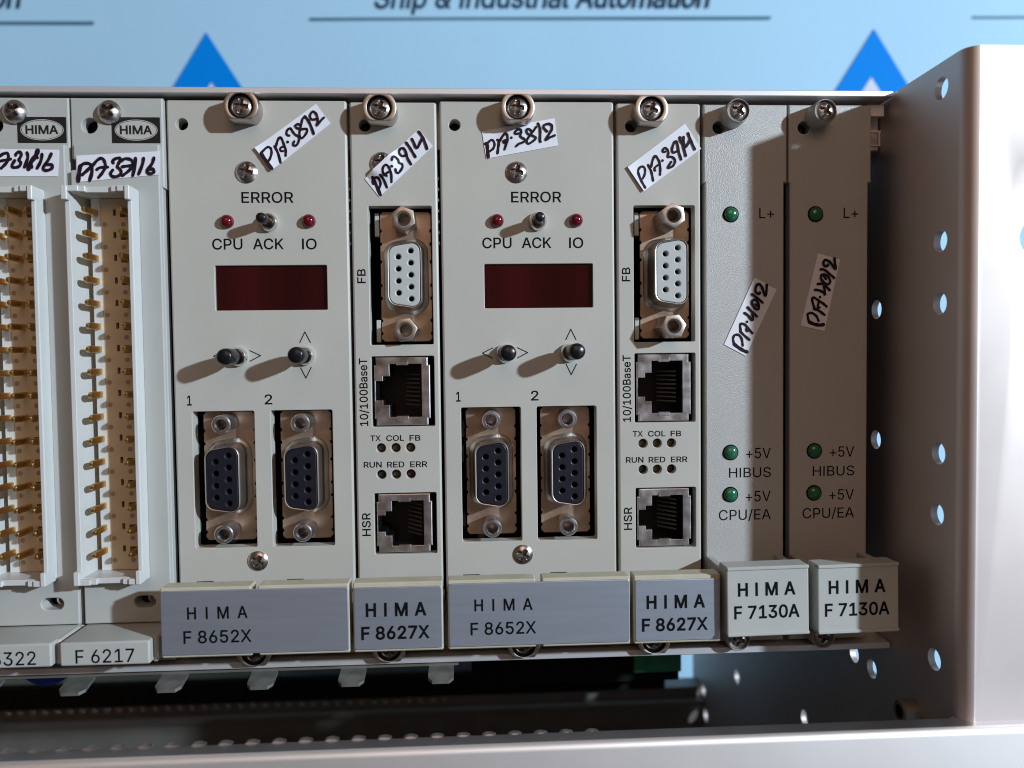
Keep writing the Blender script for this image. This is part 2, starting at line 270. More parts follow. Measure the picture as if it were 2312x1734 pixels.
# ------------------------------------------------------------------ lettering
GLYPHS = json.loads('''{"A":[480,[[[16,0],[201,509],[276,509],[463,0],[395,0],[287,302],[264,372],[232,478],[245,478],[213,371],[191,302],[85,0]],[[110,142],[110,199],[370,199],[370,142]]]],"B":[456,[[[60,0],[60,509],[241,509],[274,507],[304,501],[329,491],[350,477],[367,461],[381,442],[390,421],[396,398],[398,374],[397,353],[393,336],[387,320],[378,307],[368,295],[356,286],[343,278],[329,272],[315,267],[315,262],[331,260],[347,254],[363,245],[378,234],[391,220],[402,203],[411,184],[416,161],[418,136],[416,111],[410,88],[400,67],[386,48],[368,31],[344,18],[317,8],[284,2],[247,0]],[[125,57],[245,57],[281,60],[309,67],[330,80],[344,96],[353,115],[355,137],[354,153],[350,169],[342,184],[333,197],[320,209],[306,218],[289,225],[269,229],[248,231],[125,231]],[[125,285],[238,285],[256,287],[273,290],[288,296],[302,304],[314,314],[323,326],[330,340],[335,355],[336,372],[333,393],[326,412],[313,429],[294,442],[270,449],[240,452],[125,452]]]],"C":[510,[[[267,-7],[225,-3],[186,7],[150,25],[119,49],[92,79],[70,115],[53,157],[44,203],[40,254],[44,305],[53,352],[70,393],[92,429],[119,459],[150,484],[186,501],[225,512],[267,516],[293,514],[317,511],[340,504],[362,496],[383,485],[402,471],[419,456],[435,438],[448,418],[459,397],[467,373],[473,348],[408,348],[404,365],[397,380],[389,395],[380,407],[369,418],[357,428],[344,437],[330,444],[315,449],[300,453],[284,455],[267,456],[237,453],[209,445],[184,432],[161,414],[141,391],[125,364],[113,332],[106,295],[103,254],[106,213],[113,177],[125,145],[141,117],[161,94],[184,76],[210,63],[237,56],[267,53],[284,54],[300,56],[315,60],[330,65],[344,72],[357,81],[369,90],[380,102],[389,114],[397,128],[404,144],[408,160],[473,160],[467,135],[459,112],[448,91],[435,71],[420,53],[402,38],[383,24],[363,13],[341,5],[317,-2],[293,-6]]]],"D":[502,[[[219,0],[96,0],[96,57],[215,57],[254,60],[288,68],[318,81],[343,99],[363,122],[379,149],[390,181],[397,216],[399,255],[397,294],[390,329],[379,361],[364,388],[344,410],[320,428],[291,441],[258,449],[221,452],[93,452],[93,509],[225,509],[273,505],[315,495],[353,478],[385,455],[412,426],[433,391],[449,351],[458,306],[462,255],[458,205],[449,159],[433,119],[411,83],[384,54],[351,31],[312,14],[268,3]],[[125,509],[125,0],[60,0],[60,509]]]],"E":[419,[[[60,0],[60,509],[372,509],[372,452],[125,452],[125,286],[355,286],[355,229],[125,229],[125,57],[375,57],[375,0]]]],"F":[410,[[[60,0],[60,509],[369,509],[369,452],[125,452],[125,278],[346,278],[346,221],[125,221],[125,0]]]],"H":[517,[[[60,0],[60,509],[125,509],[125,289],[392,289],[392,509],[457,509],[457,0],[392,0],[392,232],[125,232],[125,0]]]],"I":[189,[[[60,0],[60,509],[125,509],[125,0]]]],"K":[467,[[[104,145],[104,216],[139,261],[174,303],[212,344],[364,509],[448,509],[231,276],[228,276]],[[60,0],[60,509],[125,509],[125,334],[124,225],[125,193],[125,0]],[[372,0],[188,259],[228,309],[449,0]]]],"L":[393,[[[60,0],[60,509],[125,509],[125,57],[361,57],[361,0]]]],"M":[628,[[[60,0],[60,509],[152,509],[277,187],[287,159],[299,123],[311,84],[322,49],[307,49],[318,83],[330,121],[342,158],[352,187],[476,509],[568,509],[568,0],[504,0],[504,291],[504,327],[505,369],[506,413],[507,457],[513,457],[498,409],[482,363],[467,322],[456,291],[342,0],[286,0],[170,291],[159,321],[145,361],[129,408],[112,457],[119,457],[120,416],[121,372],[122,328],[122,291],[122,0]]]],"N":[523,[[[60,0],[60,509],[136,509],[343,183],[363,151],[388,107],[414,55],[405,54],[401,108],[399,157],[399,195],[399,509],[463,509],[463,0],[387,0],[202,290],[177,331],[148,381],[108,452],[119,454],[122,384],[124,328],[125,291],[125,0]]]],"O":[533,[[[267,-7],[225,-3],[186,7],[150,25],[119,49],[92,79],[70,115],[53,157],[44,203],[40,254],[44,305],[53,352],[70,393],[92,429],[119,459],[150,484],[186,501],[225,512],[267,516],[309,512],[348,501],[384,484],[415,459],[442,429],[464,393],[480,352],[490,305],[493,254],[490,203],[480,157],[464,115],[442,79],[415,49],[384,25],[348,7],[309,-3]],[[267,53],[296,55],[324,63],[349,76],[372,94],[392,116],[408,144],[420,176],[428,213],[430,254],[428,295],[420,332],[408,365],[392,392],[372,415],[349,433],[324,446],[296,453],[267,456],[237,453],[210,445],[184,433],[161,415],[142,392],[125,364],[113,332],[106,295],[103,254],[106,213],[113,176],[125,144],[142,117],[161,94],[184,76],[210,63],[237,55]]]],"P":[445,[[[60,0],[60,509],[235,509],[272,506],[305,499],[332,487],[356,471],[375,452],[390,430],[400,404],[407,377],[409,348],[407,318],[400,291],[390,265],[375,243],[356,223],[332,207],[305,195],[272,188],[235,186],[109,186],[109,242],[233,242],[257,244],[279,248],[297,256],[312,266],[324,279],[333,294],[339,310],[343,328],[344,348],[343,367],[339,385],[333,402],[324,416],[312,428],[297,439],[279,446],[257,451],[232,452],[125,452],[125,0]]]],"R":[449,[[[60,0],[60,509],[236,509],[273,506],[305,500],[333,489],[356,473],[376,455],[390,433],[401,408],[407,381],[409,352],[407,323],[401,296],[390,271],[376,250],[356,232],[333,217],[305,206],[273,200],[236,198],[96,198],[96,255],[234,255],[258,256],[280,260],[298,267],[313,276],[325,287],[334,300],[340,316],[344,333],[345,352],[344,371],[340,389],[334,405],[325,419],[313,430],[298,440],[279,446],[258,451],[233,452],[125,452],[125,0]],[[353,0],[230,229],[303,229],[428,0]]]],"S":[447,[[[224,-9],[188,-7],[156,-1],[128,9],[102,23],[81,40],[64,60],[51,83],[42,109],[38,137],[104,137],[108,118],[114,102],[123,88],[136,76],[150,66],[166,59],[185,53],[204,50],[224,49],[246,50],[267,54],[286,60],[303,69],[317,79],[329,92],[338,106],[344,122],[346,139],[344,154],[340,168],[332,179],[322,189],[310,197],[296,205],[245,222],[184,239],[145,253],[112,269],[86,289],[67,313],[56,341],[52,372],[54,400],[62,425],[75,448],[92,468],[113,484],[138,498],[165,508],[195,514],[227,516],[259,514],[289,508],[316,498],[340,484],[360,468],[377,449],[390,427],[398,403],[401,378],[337,378],[332,402],[320,421],[302,437],[280,449],[254,456],[225,459],[204,457],[185,454],[167,448],[152,440],[139,430],[129,418],[121,405],[117,391],[115,376],[117,359],[122,345],[131,334],[142,324],[155,315],[169,308],[212,293],[264,279],[312,264],[328,256],[344,248],[359,238],[372,226],[384,213],[395,198],[402,180],[407,161],[408,139],[406,112],[399,87],[386,64],[370,43],[349,25],[323,11],[294,0],[261,-7]]]],"T":[449,[[[32,452],[32,509],[417,509],[417,452],[257,452],[257,0],[193,0],[193,452]]]],"U":[517,[[[259,-8],[220,-6],[186,2],[154,15],[126,33],[103,55],[85,80],[71,108],[63,140],[60,173],[60,509],[124,509],[124,178],[126,155],[132,133],[141,113],[153,95],[169,80],[187,68],[208,59],[232,53],[259,52],[285,53],[309,59],[331,68],[349,80],[364,95],[377,113],[385,133],[391,155],[393,178],[393,509],[457,509],[457,173],[454,140],[446,108],[433,80],[414,55],[391,33],[363,15],[332,2],[297,-6]]]],"V":[480,[[[204,0],[16,509],[84,509],[192,206],[215,137],[248,31],[235,31],[267,138],[290,206],[395,509],[463,509],[278,0]]]],"X":[474,[[[18,0],[217,284],[217,236],[29,509],[104,509],[178,400],[204,361],[223,329],[243,292],[232,292],[252,329],[272,361],[298,400],[374,509],[446,509],[259,239],[259,287],[456,0],[382,0],[292,129],[268,165],[250,195],[230,231],[244,231],[225,196],[206,166],[182,129],[91,0]]]],"0":[453,[[[227,-7],[191,-3],[158,7],[130,24],[105,48],[85,77],[69,113],[57,155],[50,202],[48,254],[50,306],[57,353],[69,395],[85,431],[106,461],[130,484],[159,502],[191,512],[227,516],[262,512],[295,502],[323,484],[348,461],[368,431],[384,395],[396,353],[403,306],[405,254],[403,202],[396,155],[384,113],[368,77],[348,48],[323,24],[295,7],[263,-3]],[[227,50],[250,52],[271,60],[290,74],[306,92],[320,116],[330,144],[338,176],[342,213],[344,254],[342,295],[338,332],[330,365],[320,393],[306,416],[290,435],[271,449],[250,457],[227,460],[203,457],[182,449],[163,435],[147,416],[134,393],[123,365],[115,332],[111,295],[109,254],[111,213],[115,176],[123,144],[134,116],[147,92],[163,74],[182,60],[203,52]]]],"1":[453,[[[76,0],[76,55],[391,55],[391,0]],[[276,509],[276,0],[212,0],[212,448],[209,448],[86,358],[86,427],[198,509]]]],"2":[453,[[[64,0],[64,47],[234,229],[282,282],[294,298],[303,312],[311,327],[316,341],[319,356],[320,371],[319,389],[315,405],[308,419],[298,431],[287,441],[273,449],[258,455],[241,458],[224,460],[205,458],[188,454],[172,447],[159,438],[148,427],[139,413],[132,398],[128,381],[127,362],[66,362],[68,391],[75,418],[86,442],[102,464],[121,482],[143,496],[168,507],[196,513],[225,516],[254,513],[281,507],[306,497],[328,482],[346,465],[361,445],[372,423],[379,398],[381,372],[380,354],[377,336],[371,318],[363,299],[351,280],[336,259],[267,180],[153,60],[153,57],[389,57],[389,0]]]],"3":[453,[[[218,-7],[188,-5],[159,1],[133,10],[108,22],[88,38],[70,57],[57,79],[48,104],[44,132],[109,132],[112,115],[118,100],[126,87],[137,76],[150,66],[165,59],[182,54],[200,51],[219,50],[239,51],[258,55],[275,61],[291,69],[304,80],[315,93],[323,108],[328,125],[329,145],[328,163],[323,180],[316,196],[306,211],[292,223],[275,234],[254,241],[229,246],[201,248],[157,248],[157,299],[288,448],[288,452],[70,452],[70,509],[372,509],[372,461],[211,278],[211,289],[247,290],[279,286],[308,276],[333,262],[354,244],[371,222],[383,198],[391,173],[393,145],[390,116],[383,90],[370,66],[354,45],[333,27],[309,12],[281,2],[251,-5]]]],"4":[453,[[[40,105],[40,158],[247,509],[311,509],[109,166],[109,163],[413,163],[413,105]],[[282,0],[282,121],[282,146],[282,318],[343,318],[343,0]]]],"5":[453,[[[221,-7],[192,-5],[165,1],[140,11],[118,25],[99,41],[83,60],[71,82],[63,105],[60,130],[122,130],[125,115],[130,102],[138,89],[148,78],[160,68],[173,60],[188,54],[204,51],[221,50],[241,51],[259,56],[276,64],[291,75],[304,89],[314,104],[322,122],[326,141],[328,162],[326,183],[321,203],[314,221],[303,237],[290,251],[275,262],[257,270],[238,275],[218,277],[201,276],[184,273],[167,268],[152,262],[139,255],[128,246],[67,253],[96,509],[366,509],[366,452],[151,452],[134,301],[136,301],[148,311],[162,318],[178,325],[194,330],[212,333],[229,334],[252,332],[274,328],[294,321],[313,311],[330,299],[345,285],[358,269],[370,251],[379,231],[386,210],[390,187],[391,163],[388,132],[381,102],[369,76],[352,52],[332,32],[309,15],[282,3],[253,-4]]]],"6":[453,[[[226,-7],[196,-4],[168,3],[142,15],[119,31],[100,51],[84,74],[73,101],[66,130],[64,162],[65,187],[71,212],[80,239],[93,268],[112,302],[137,340],[252,509],[322,509],[151,261],[145,261],[151,270],[157,279],[165,288],[174,295],[184,302],[196,307],[208,311],[221,313],[235,314],[265,312],[291,305],[316,295],[337,280],[355,262],[370,240],[380,215],[387,187],[389,157],[387,127],[379,98],[368,73],[352,50],[333,30],[310,14],[284,3],[257,-4]],[[226,48],[245,50],[263,55],[279,63],[293,73],[304,86],[314,101],[322,119],[326,137],[327,157],[326,178],[322,196],[314,213],[304,228],[293,241],[279,251],[263,259],[245,264],[226,265],[207,264],[190,259],[174,252],[160,241],[148,229],[138,214],[131,197],[126,179],[125,158],[126,138],[131,119],[138,102],[148,86],[160,73],[174,63],[190,55],[207,50]]]],"7":[453,[[[97,0],[323,448],[323,452],[62,452],[62,509],[391,509],[391,449],[165,0]]]],"8":[453,[[[226,-7],[193,-5],[163,1],[136,11],[111,25],[91,42],[74,62],[62,84],[54,109],[52,135],[53,156],[58,176],[65,195],[75,212],[87,228],[101,241],[117,252],[134,260],[153,265],[153,267],[129,276],[109,289],[93,308],[80,330],[73,354],[70,380],[73,405],[79,429],[90,450],[106,469],[124,485],[146,498],[170,508],[197,514],[226,516],[255,514],[282,508],[306,498],[328,485],[346,469],[361,450],[373,429],[379,405],[382,380],[379,354],[372,330],[359,308],[343,289],[323,276],[300,267],[300,265],[319,260],[335,252],[351,241],[365,228],[377,212],[387,195],[395,176],[399,156],[401,135],[398,109],[391,84],[378,62],[362,42],[341,25],[317,11],[289,1],[259,-5]],[[226,49],[248,50],[267,54],[285,60],[300,69],[313,79],[323,91],[331,106],[335,121],[337,139],[335,157],[330,173],[322,189],[312,202],[298,213],[283,223],[265,230],[247,234],[226,235],[206,234],[187,230],[169,223],[154,213],[140,202],[130,189],[122,173],[117,157],[115,139],[117,121],[121,106],[129,91],[139,79],[152,69],[167,60],[185,54],[205,50]],[[226,290],[244,291],[260,294],[274,300],[287,308],[298,318],[307,330],[314,344],[318,359],[319,376],[318,392],[314,407],[308,420],[299,432],[288,442],[275,449],[260,455],[244,459],[226,460],[208,459],[192,455],[177,449],[164,442],[153,432],[145,420],[138,407],[134,392],[133,376],[134,359],[138,344],[145,330],[154,318],[165,308],[178,300],[193,294],[209,291]]]],"9":[453,[[[226,516],[256,513],[285,506],[310,494],[333,478],[352,458],[368,434],[380,408],[387,378],[389,347],[387,322],[382,296],[373,270],[359,240],[340,207],[315,168],[200,0],[130,0],[301,248],[307,248],[302,238],[295,229],[287,221],[278,214],[268,207],[257,202],[245,198],[232,195],[218,195],[188,197],[161,203],[137,214],[116,229],[98,247],[83,269],[72,294],[66,321],[64,352],[66,382],[73,411],[85,436],[101,459],[120,479],[143,494],[168,506],[196,513]],[[226,460],[207,459],[190,454],[174,446],[160,435],[148,423],[138,407],[131,390],[127,372],[125,352],[127,331],[131,313],[138,295],[148,280],[160,268],[174,257],[190,250],[207,245],[226,243],[245,245],[263,249],[279,257],[293,267],[305,280],[314,295],[322,312],[326,330],[327,350],[326,371],[322,390],[314,407],[305,422],[293,435],[279,446],[263,454],[245,459]]]],"/":[249,[[[235,533],[71,-76],[14,-76],[178,533]]]],"+":[453,[[[198,34],[198,364],[255,364],[255,34]],[[61,172],[61,226],[391,226],[391,172]]]],"&":[448,[[[197,-7],[165,-5],[136,1],[110,12],[88,26],[69,42],[54,62],[43,84],[36,108],[34,133],[36,154],[40,173],[47,189],[58,205],[70,220],[85,235],[140,279],[216,335],[237,352],[255,375],[259,384],[261,394],[262,405],[260,420],[255,434],[245,445],[233,454],[219,459],[201,461],[189,460],[178,457],[168,453],[159,447],[151,440],[145,431],[141,421],[138,411],[137,399],[138,386],[141,375],[145,363],[169,327],[204,284],[438,0],[364,0],[171,231],[121,293],[108,310],[96,327],[87,344],[81,361],[77,379],[75,398],[77,420],[82,440],[91,458],[102,474],[117,488],[134,499],[154,507],[176,512],[200,513],[224,512],[246,507],[266,499],[283,488],[297,475],[308,459],[317,442],[322,424],[324,404],[323,389],[320,375],[315,362],[309,349],[301,336],[291,325],[256,293],[154,217],[135,202],[121,188],[110,174],[103,161],[98,146],[97,131],[98,115],[102,101],[109,87],[118,76],[130,66],[143,57],[158,51],[175,48],[193,46],[213,48],[232,52],[251,59],[269,69],[286,81],[301,95],[315,112],[327,131],[336,151],[343,174],[348,198],[349,224],[408,224],[406,194],[403,167],[397,144],[389,124],[380,107],[371,92],[345,62],[333,47],[315,30],[294,17],[271,7],[246,-1],[221,-5]]]],"a":[389,[[[160,-9],[137,-7],[115,-3],[94,5],[76,15],[60,29],[48,45],[38,63],[32,84],[30,108],[32,128],[36,146],[43,161],[53,174],[64,184],[78,193],[92,200],[108,206],[125,211],[178,220],[234,227],[247,229],[257,231],[265,235],[271,240],[274,246],[276,255],[276,257],[275,272],[272,285],[267,297],[260,307],[251,315],[240,322],[227,327],[212,330],[196,331],[178,330],[163,327],[149,322],[137,316],[127,309],[118,301],[110,292],[104,283],[100,274],[41,291],[51,313],[64,331],[79,346],[95,358],[114,368],[133,375],[153,380],[173,383],[194,384],[239,379],[255,375],[271,369],[286,360],[300,350],[312,336],[322,320],[330,301],[335,278],[337,251],[337,0],[277,0],[277,52],[272,52],[252,25],[242,16],[229,8],[215,1],[199,-4],[181,-7]],[[170,45],[192,47],[211,51],[228,59],[242,68],[254,80],[263,93],[270,108],[274,122],[276,138],[276,190],[259,182],[231,176],[200,171],[175,168],[134,159],[122,153],[112,147],[103,139],[97,130],[93,118],[92,105],[93,93],[96,82],[102,72],[109,64],[119,57],[130,52],[142,48],[156,46]]]],"d":[424,[[[195,-8],[165,-6],[137,3],[111,16],[89,34],[70,57],[55,84],[43,116],[36,151],[34,189],[36,227],[43,261],[55,293],[70,320],[89,342],[112,361],[137,374],[165,382],[196,384],[218,383],[237,379],[253,373],[267,364],[278,355],[287,346],[306,319],[311,319],[311,509],[372,509],[372,0],[313,0],[313,59],[307,59],[287,31],[277,21],[266,12],[252,4],[236,-3],[217,-7]],[[205,47],[226,49],[246,55],[263,65],[278,78],[290,95],[299,115],[306,138],[310,162],[312,189],[310,216],[306,241],[300,263],[290,282],[278,299],[263,312],[246,322],[227,328],[205,330],[182,328],[162,322],[145,311],[130,298],[118,281],[108,261],[102,239],[98,215],[96,189],[98,163],[102,139],[109,117],[118,97],[130,80],[145,66],[162,55],[182,49]]]],"e":[404,[[[212,-8],[177,-5],[145,3],[117,16],[92,35],[72,58],[56,85],[44,116],[37,150],[34,187],[36,224],[44,258],[55,290],[71,317],[91,340],[115,359],[142,373],[172,382],[205,384],[226,383],[246,380],[266,374],[285,366],[303,355],[319,341],[334,324],[347,305],[357,282],[365,256],[370,227],[371,194],[371,169],[75,169],[75,221],[338,221],[310,202],[308,226],[304,248],[298,269],[288,286],[277,301],[263,314],[246,323],[227,328],[205,330],[183,328],[164,323],[146,313],[131,301],[119,286],[109,270],[102,251],[97,231],[96,211],[96,178],[98,151],[102,127],[110,106],[121,88],[135,73],[151,61],[169,53],[190,48],[212,46],[227,47],[241,49],[254,53],[265,58],[276,65],[285,73],[294,82],[300,93],[306,105],[365,91],[358,72],[348,55],[335,39],[320,26],[302,14],[283,4],[261,-3],[237,-7]]]],"h":[410,[[[114,227],[114,0],[53,0],[53,509],[114,509],[114,287],[102,287],[116,319],[132,344],[152,362],[175,374],[200,382],[227,384],[252,383],[275,377],[295,369],[313,356],[328,340],[341,321],[350,298],[355,271],[357,240],[357,0],[296,0],[296,235],[293,263],[286,286],[273,304],[256,318],[235,326],[210,329],[192,328],[176,324],[161,317],[147,308],[136,297],[126,283],[119,266],[115,248]]]],"i":[167,[[[53,0],[53,379],[114,379],[114,0]],[[84,443],[73,444],[63,448],[54,455],[47,463],[43,472],[41,483],[43,494],[47,504],[54,512],[63,518],[73,522],[84,524],[95,522],[105,518],[114,512],[121,504],[125,494],[126,483],[125,472],[121,463],[114,455],[105,448],[95,444]]]],"l":[189,[[[139,-2],[112,0],[91,8],[74,20],[62,37],[55,59],[53,84],[53,509],[114,509],[114,99],[114,83],[117,71],[120,62],[126,57],[135,53],[146,52],[160,53],[170,54],[181,3],[162,-1]]]],"m":[610,[[[53,0],[53,379],[112,379],[112,295],[108,295],[114,314],[122,331],[132,346],[144,358],[158,368],[172,376],[187,382],[203,385],[219,386],[245,383],[268,375],[287,361],[303,342],[314,320],[321,295],[312,295],[318,312],[326,329],[337,343],[350,356],[364,366],[381,375],[398,381],[417,385],[437,386],[458,385],[478,380],[497,372],[514,361],[529,346],[541,328],[550,307],[555,283],[557,255],[557,0],[496,0],[496,254],[493,279],[485,298],[473,313],[456,323],[438,329],[419,330],[402,329],[387,326],[374,320],[363,312],[353,302],[345,290],[340,277],[336,263],[335,247],[335,0],[274,0],[274,260],[272,280],[265,297],[253,311],[238,322],[220,328],[199,330],[185,329],[171,326],[158,320],[145,312],[135,302],[126,289],[119,274],[115,257],[114,238],[114,0]]]],"n":[410,[[[114,227],[114,0],[53,0],[53,379],[112,379],[112,287],[102,287],[116,319],[132,344],[152,362],[175,374],[200,382],[227,384],[252,383],[275,377],[295,369],[313,356],[328,340],[341,321],[350,298],[355,271],[357,240],[357,0],[296,0],[296,235],[293,263],[286,286],[273,304],[256,318],[235,326],[210,329],[192,328],[176,324],[161,317],[147,308],[136,297],[126,283],[119,266],[115,248]]]],"o":[415,[[[207,-8],[174,-5],[144,3],[117,16],[93,35],[72,58],[56,85],[44,116],[37,150],[34,187],[37,225],[44,260],[56,291],[72,318],[93,341],[117,360],[144,374],[174,382],[207,384],[241,382],[271,374],[299,360],[323,341],[343,318],[359,291],[371,260],[379,225],[381,187],[379,150],[371,116],[359,85],[343,58],[323,35],[299,16],[271,3],[241,-5]],[[207,46],[231,49],[252,55],[270,66],[285,80],[298,97],[307,117],[314,139],[318,163],[319,187],[318,212],[314,236],[307,258],[298,278],[285,296],[270,310],[252,321],[231,328],[207,330],[184,328],[163,321],[145,310],[130,296],[118,278],[108,258],[102,236],[98,212],[96,187],[98,163],[102,139],[108,117],[118,97],[130,80],[145,66],[163,55],[184,49]]]],"p":[424,[[[53,-143],[53,379],[112,379],[112,319],[118,319],[137,346],[147,355],[158,364],[171,373],[188,379],[207,383],[229,384],[259,382],[287,374],[313,361],[335,342],[354,320],[370,293],[381,261],[388,227],[390,189],[388,151],[381,116],[370,84],[355,57],[336,34],[313,16],[288,3],[260,-6],[229,-8],[208,-7],[189,-3],[173,4],[159,12],[147,21],[138,31],[118,59],[114,59],[114,-143]],[[220,47],[242,49],[262,55],[279,66],[294,80],[306,97],[316,117],[323,139],[327,163],[328,189],[327,215],[323,239],[316,261],[307,281],[295,298],[280,311],[262,322],[243,328],[220,330],[198,328],[178,322],[161,312],[147,299],[134,282],[125,263],[118,241],[114,216],[113,189],[114,162],[118,138],[125,115],[135,95],[147,78],[162,65],[179,55],[198,49]]]],"r":[259,[[[53,0],[53,379],[112,379],[112,321],[115,321],[124,339],[137,354],[152,367],[171,377],[191,383],[213,385],[229,384],[243,384],[243,322],[230,324],[207,326],[190,324],[174,321],[159,315],[146,306],[135,296],[126,284],[119,269],[115,254],[114,237],[114,0]]]],"s":[365,[[[182,-8],[157,-7],[133,-3],[112,3],[93,12],[76,24],[62,38],[50,54],[41,73],[36,94],[94,107],[101,87],[111,72],[124,60],[141,52],[160,47],[181,45],[206,47],[227,53],[244,62],[258,74],[265,88],[268,103],[266,115],[262,126],[254,136],[243,144],[229,150],[212,155],[149,170],[118,180],[92,192],[72,208],[58,227],[50,249],[47,274],[49,295],[55,314],[65,332],[79,347],[95,360],[115,370],[137,378],[161,383],[187,384],[212,383],[234,379],[254,372],[271,363],[286,352],[299,339],[309,324],[318,308],[324,290],[268,277],[262,291],[254,304],[243,316],[228,325],[210,331],[187,333],[166,331],[147,326],[131,317],[119,305],[111,292],[109,277],[110,264],[115,253],[124,243],[136,235],[152,229],[172,223],[229,209],[261,200],[287,187],[306,171],[320,153],[328,131],[331,107],[329,85],[323,65],[312,47],[298,31],[281,18],[260,6],[236,-2],[210,-7]]]],"t":[227,[[[204,379],[204,327],[6,327],[6,379]],[[65,471],[126,471],[126,98],[127,83],[130,70],[136,61],[144,55],[156,51],[170,50],[185,51],[202,54],[213,2],[192,-3],[168,-4],[138,-1],[113,7],[92,21],[77,41],[68,64],[65,93]]]],"u":[410,[[[182,-5],[158,-3],[135,2],[115,11],[97,23],[82,39],[69,59],[60,82],[54,109],[53,139],[53,379],[114,379],[114,144],[116,117],[124,94],[137,75],[154,61],[175,53],[200,50],[218,51],[234,55],[249,62],[263,71],[274,83],[283,97],[290,113],[295,132],[296,153],[296,379],[357,379],[357,0],[298,0],[298,92],[307,92],[294,60],[277,35],[257,17],[234,5],[209,-3]]]]}''')
CAPH = 0.509
def text(s, x, z, cap, width=None, bold=0.0, track=None, y=-0.03, m=0, vert=False, shear=0.0, mb=None):
    """flat printed text: baseline start (x, z), cap height and total width in mm; squeezed to the width, or spaced to it with track"""
    k = cap/CAPH/1000.0
    def adv(c): return 200 if c == ' ' else GLYPHS[c][0]
    first = min(p[0] for l in GLYPHS[s[0]][1] for p in l); last = max(p[0] for l in GLYPHS[s[-1]][1] for p in l)
    nat = (sum(adv(c) for c in s[:-1])+last-first)*k
    sx, tr = 1.0, 0.0
    if width is not None:
        if track is not None: sx = track; tr = (width-nat*sx)/max(1, len(s)-1)
        else: sx = width/nat
    mb = mb or MB(); px = x-first*k*sx
    for c in s:
        if c != ' ':
            loops = [[(px+gx*k*sx+gz*k*shear, z+gz*k) for gx, gz in l] for l in GLYPHS[c][1]]
            loops = [list(reversed(l)) for l in loops]      # outer contours counter-clockwise, holes clockwise
            if bold: loops = [offset(l, bold) for l in loops]
            if vert: loops = [[(x-(q-z), z+(p-x)) for p, q in l] for l in loops]
            v, f = fill(loops); mb.add([(p, y, q) for p, q in v], f, m)
        px += adv(c)*k*sx+tr
    return mb

def words(parent, rows, bold=0.0, m='ink', y=-0.03, vert=False):
    """each printed word an object of its own; rows of (text, x, z, cap height, width)"""
    for w, x, z, cap, wd in rows: obj('lettering', text(w, x, z, cap, wd, bold, None, y, vert=vert), m, parent)

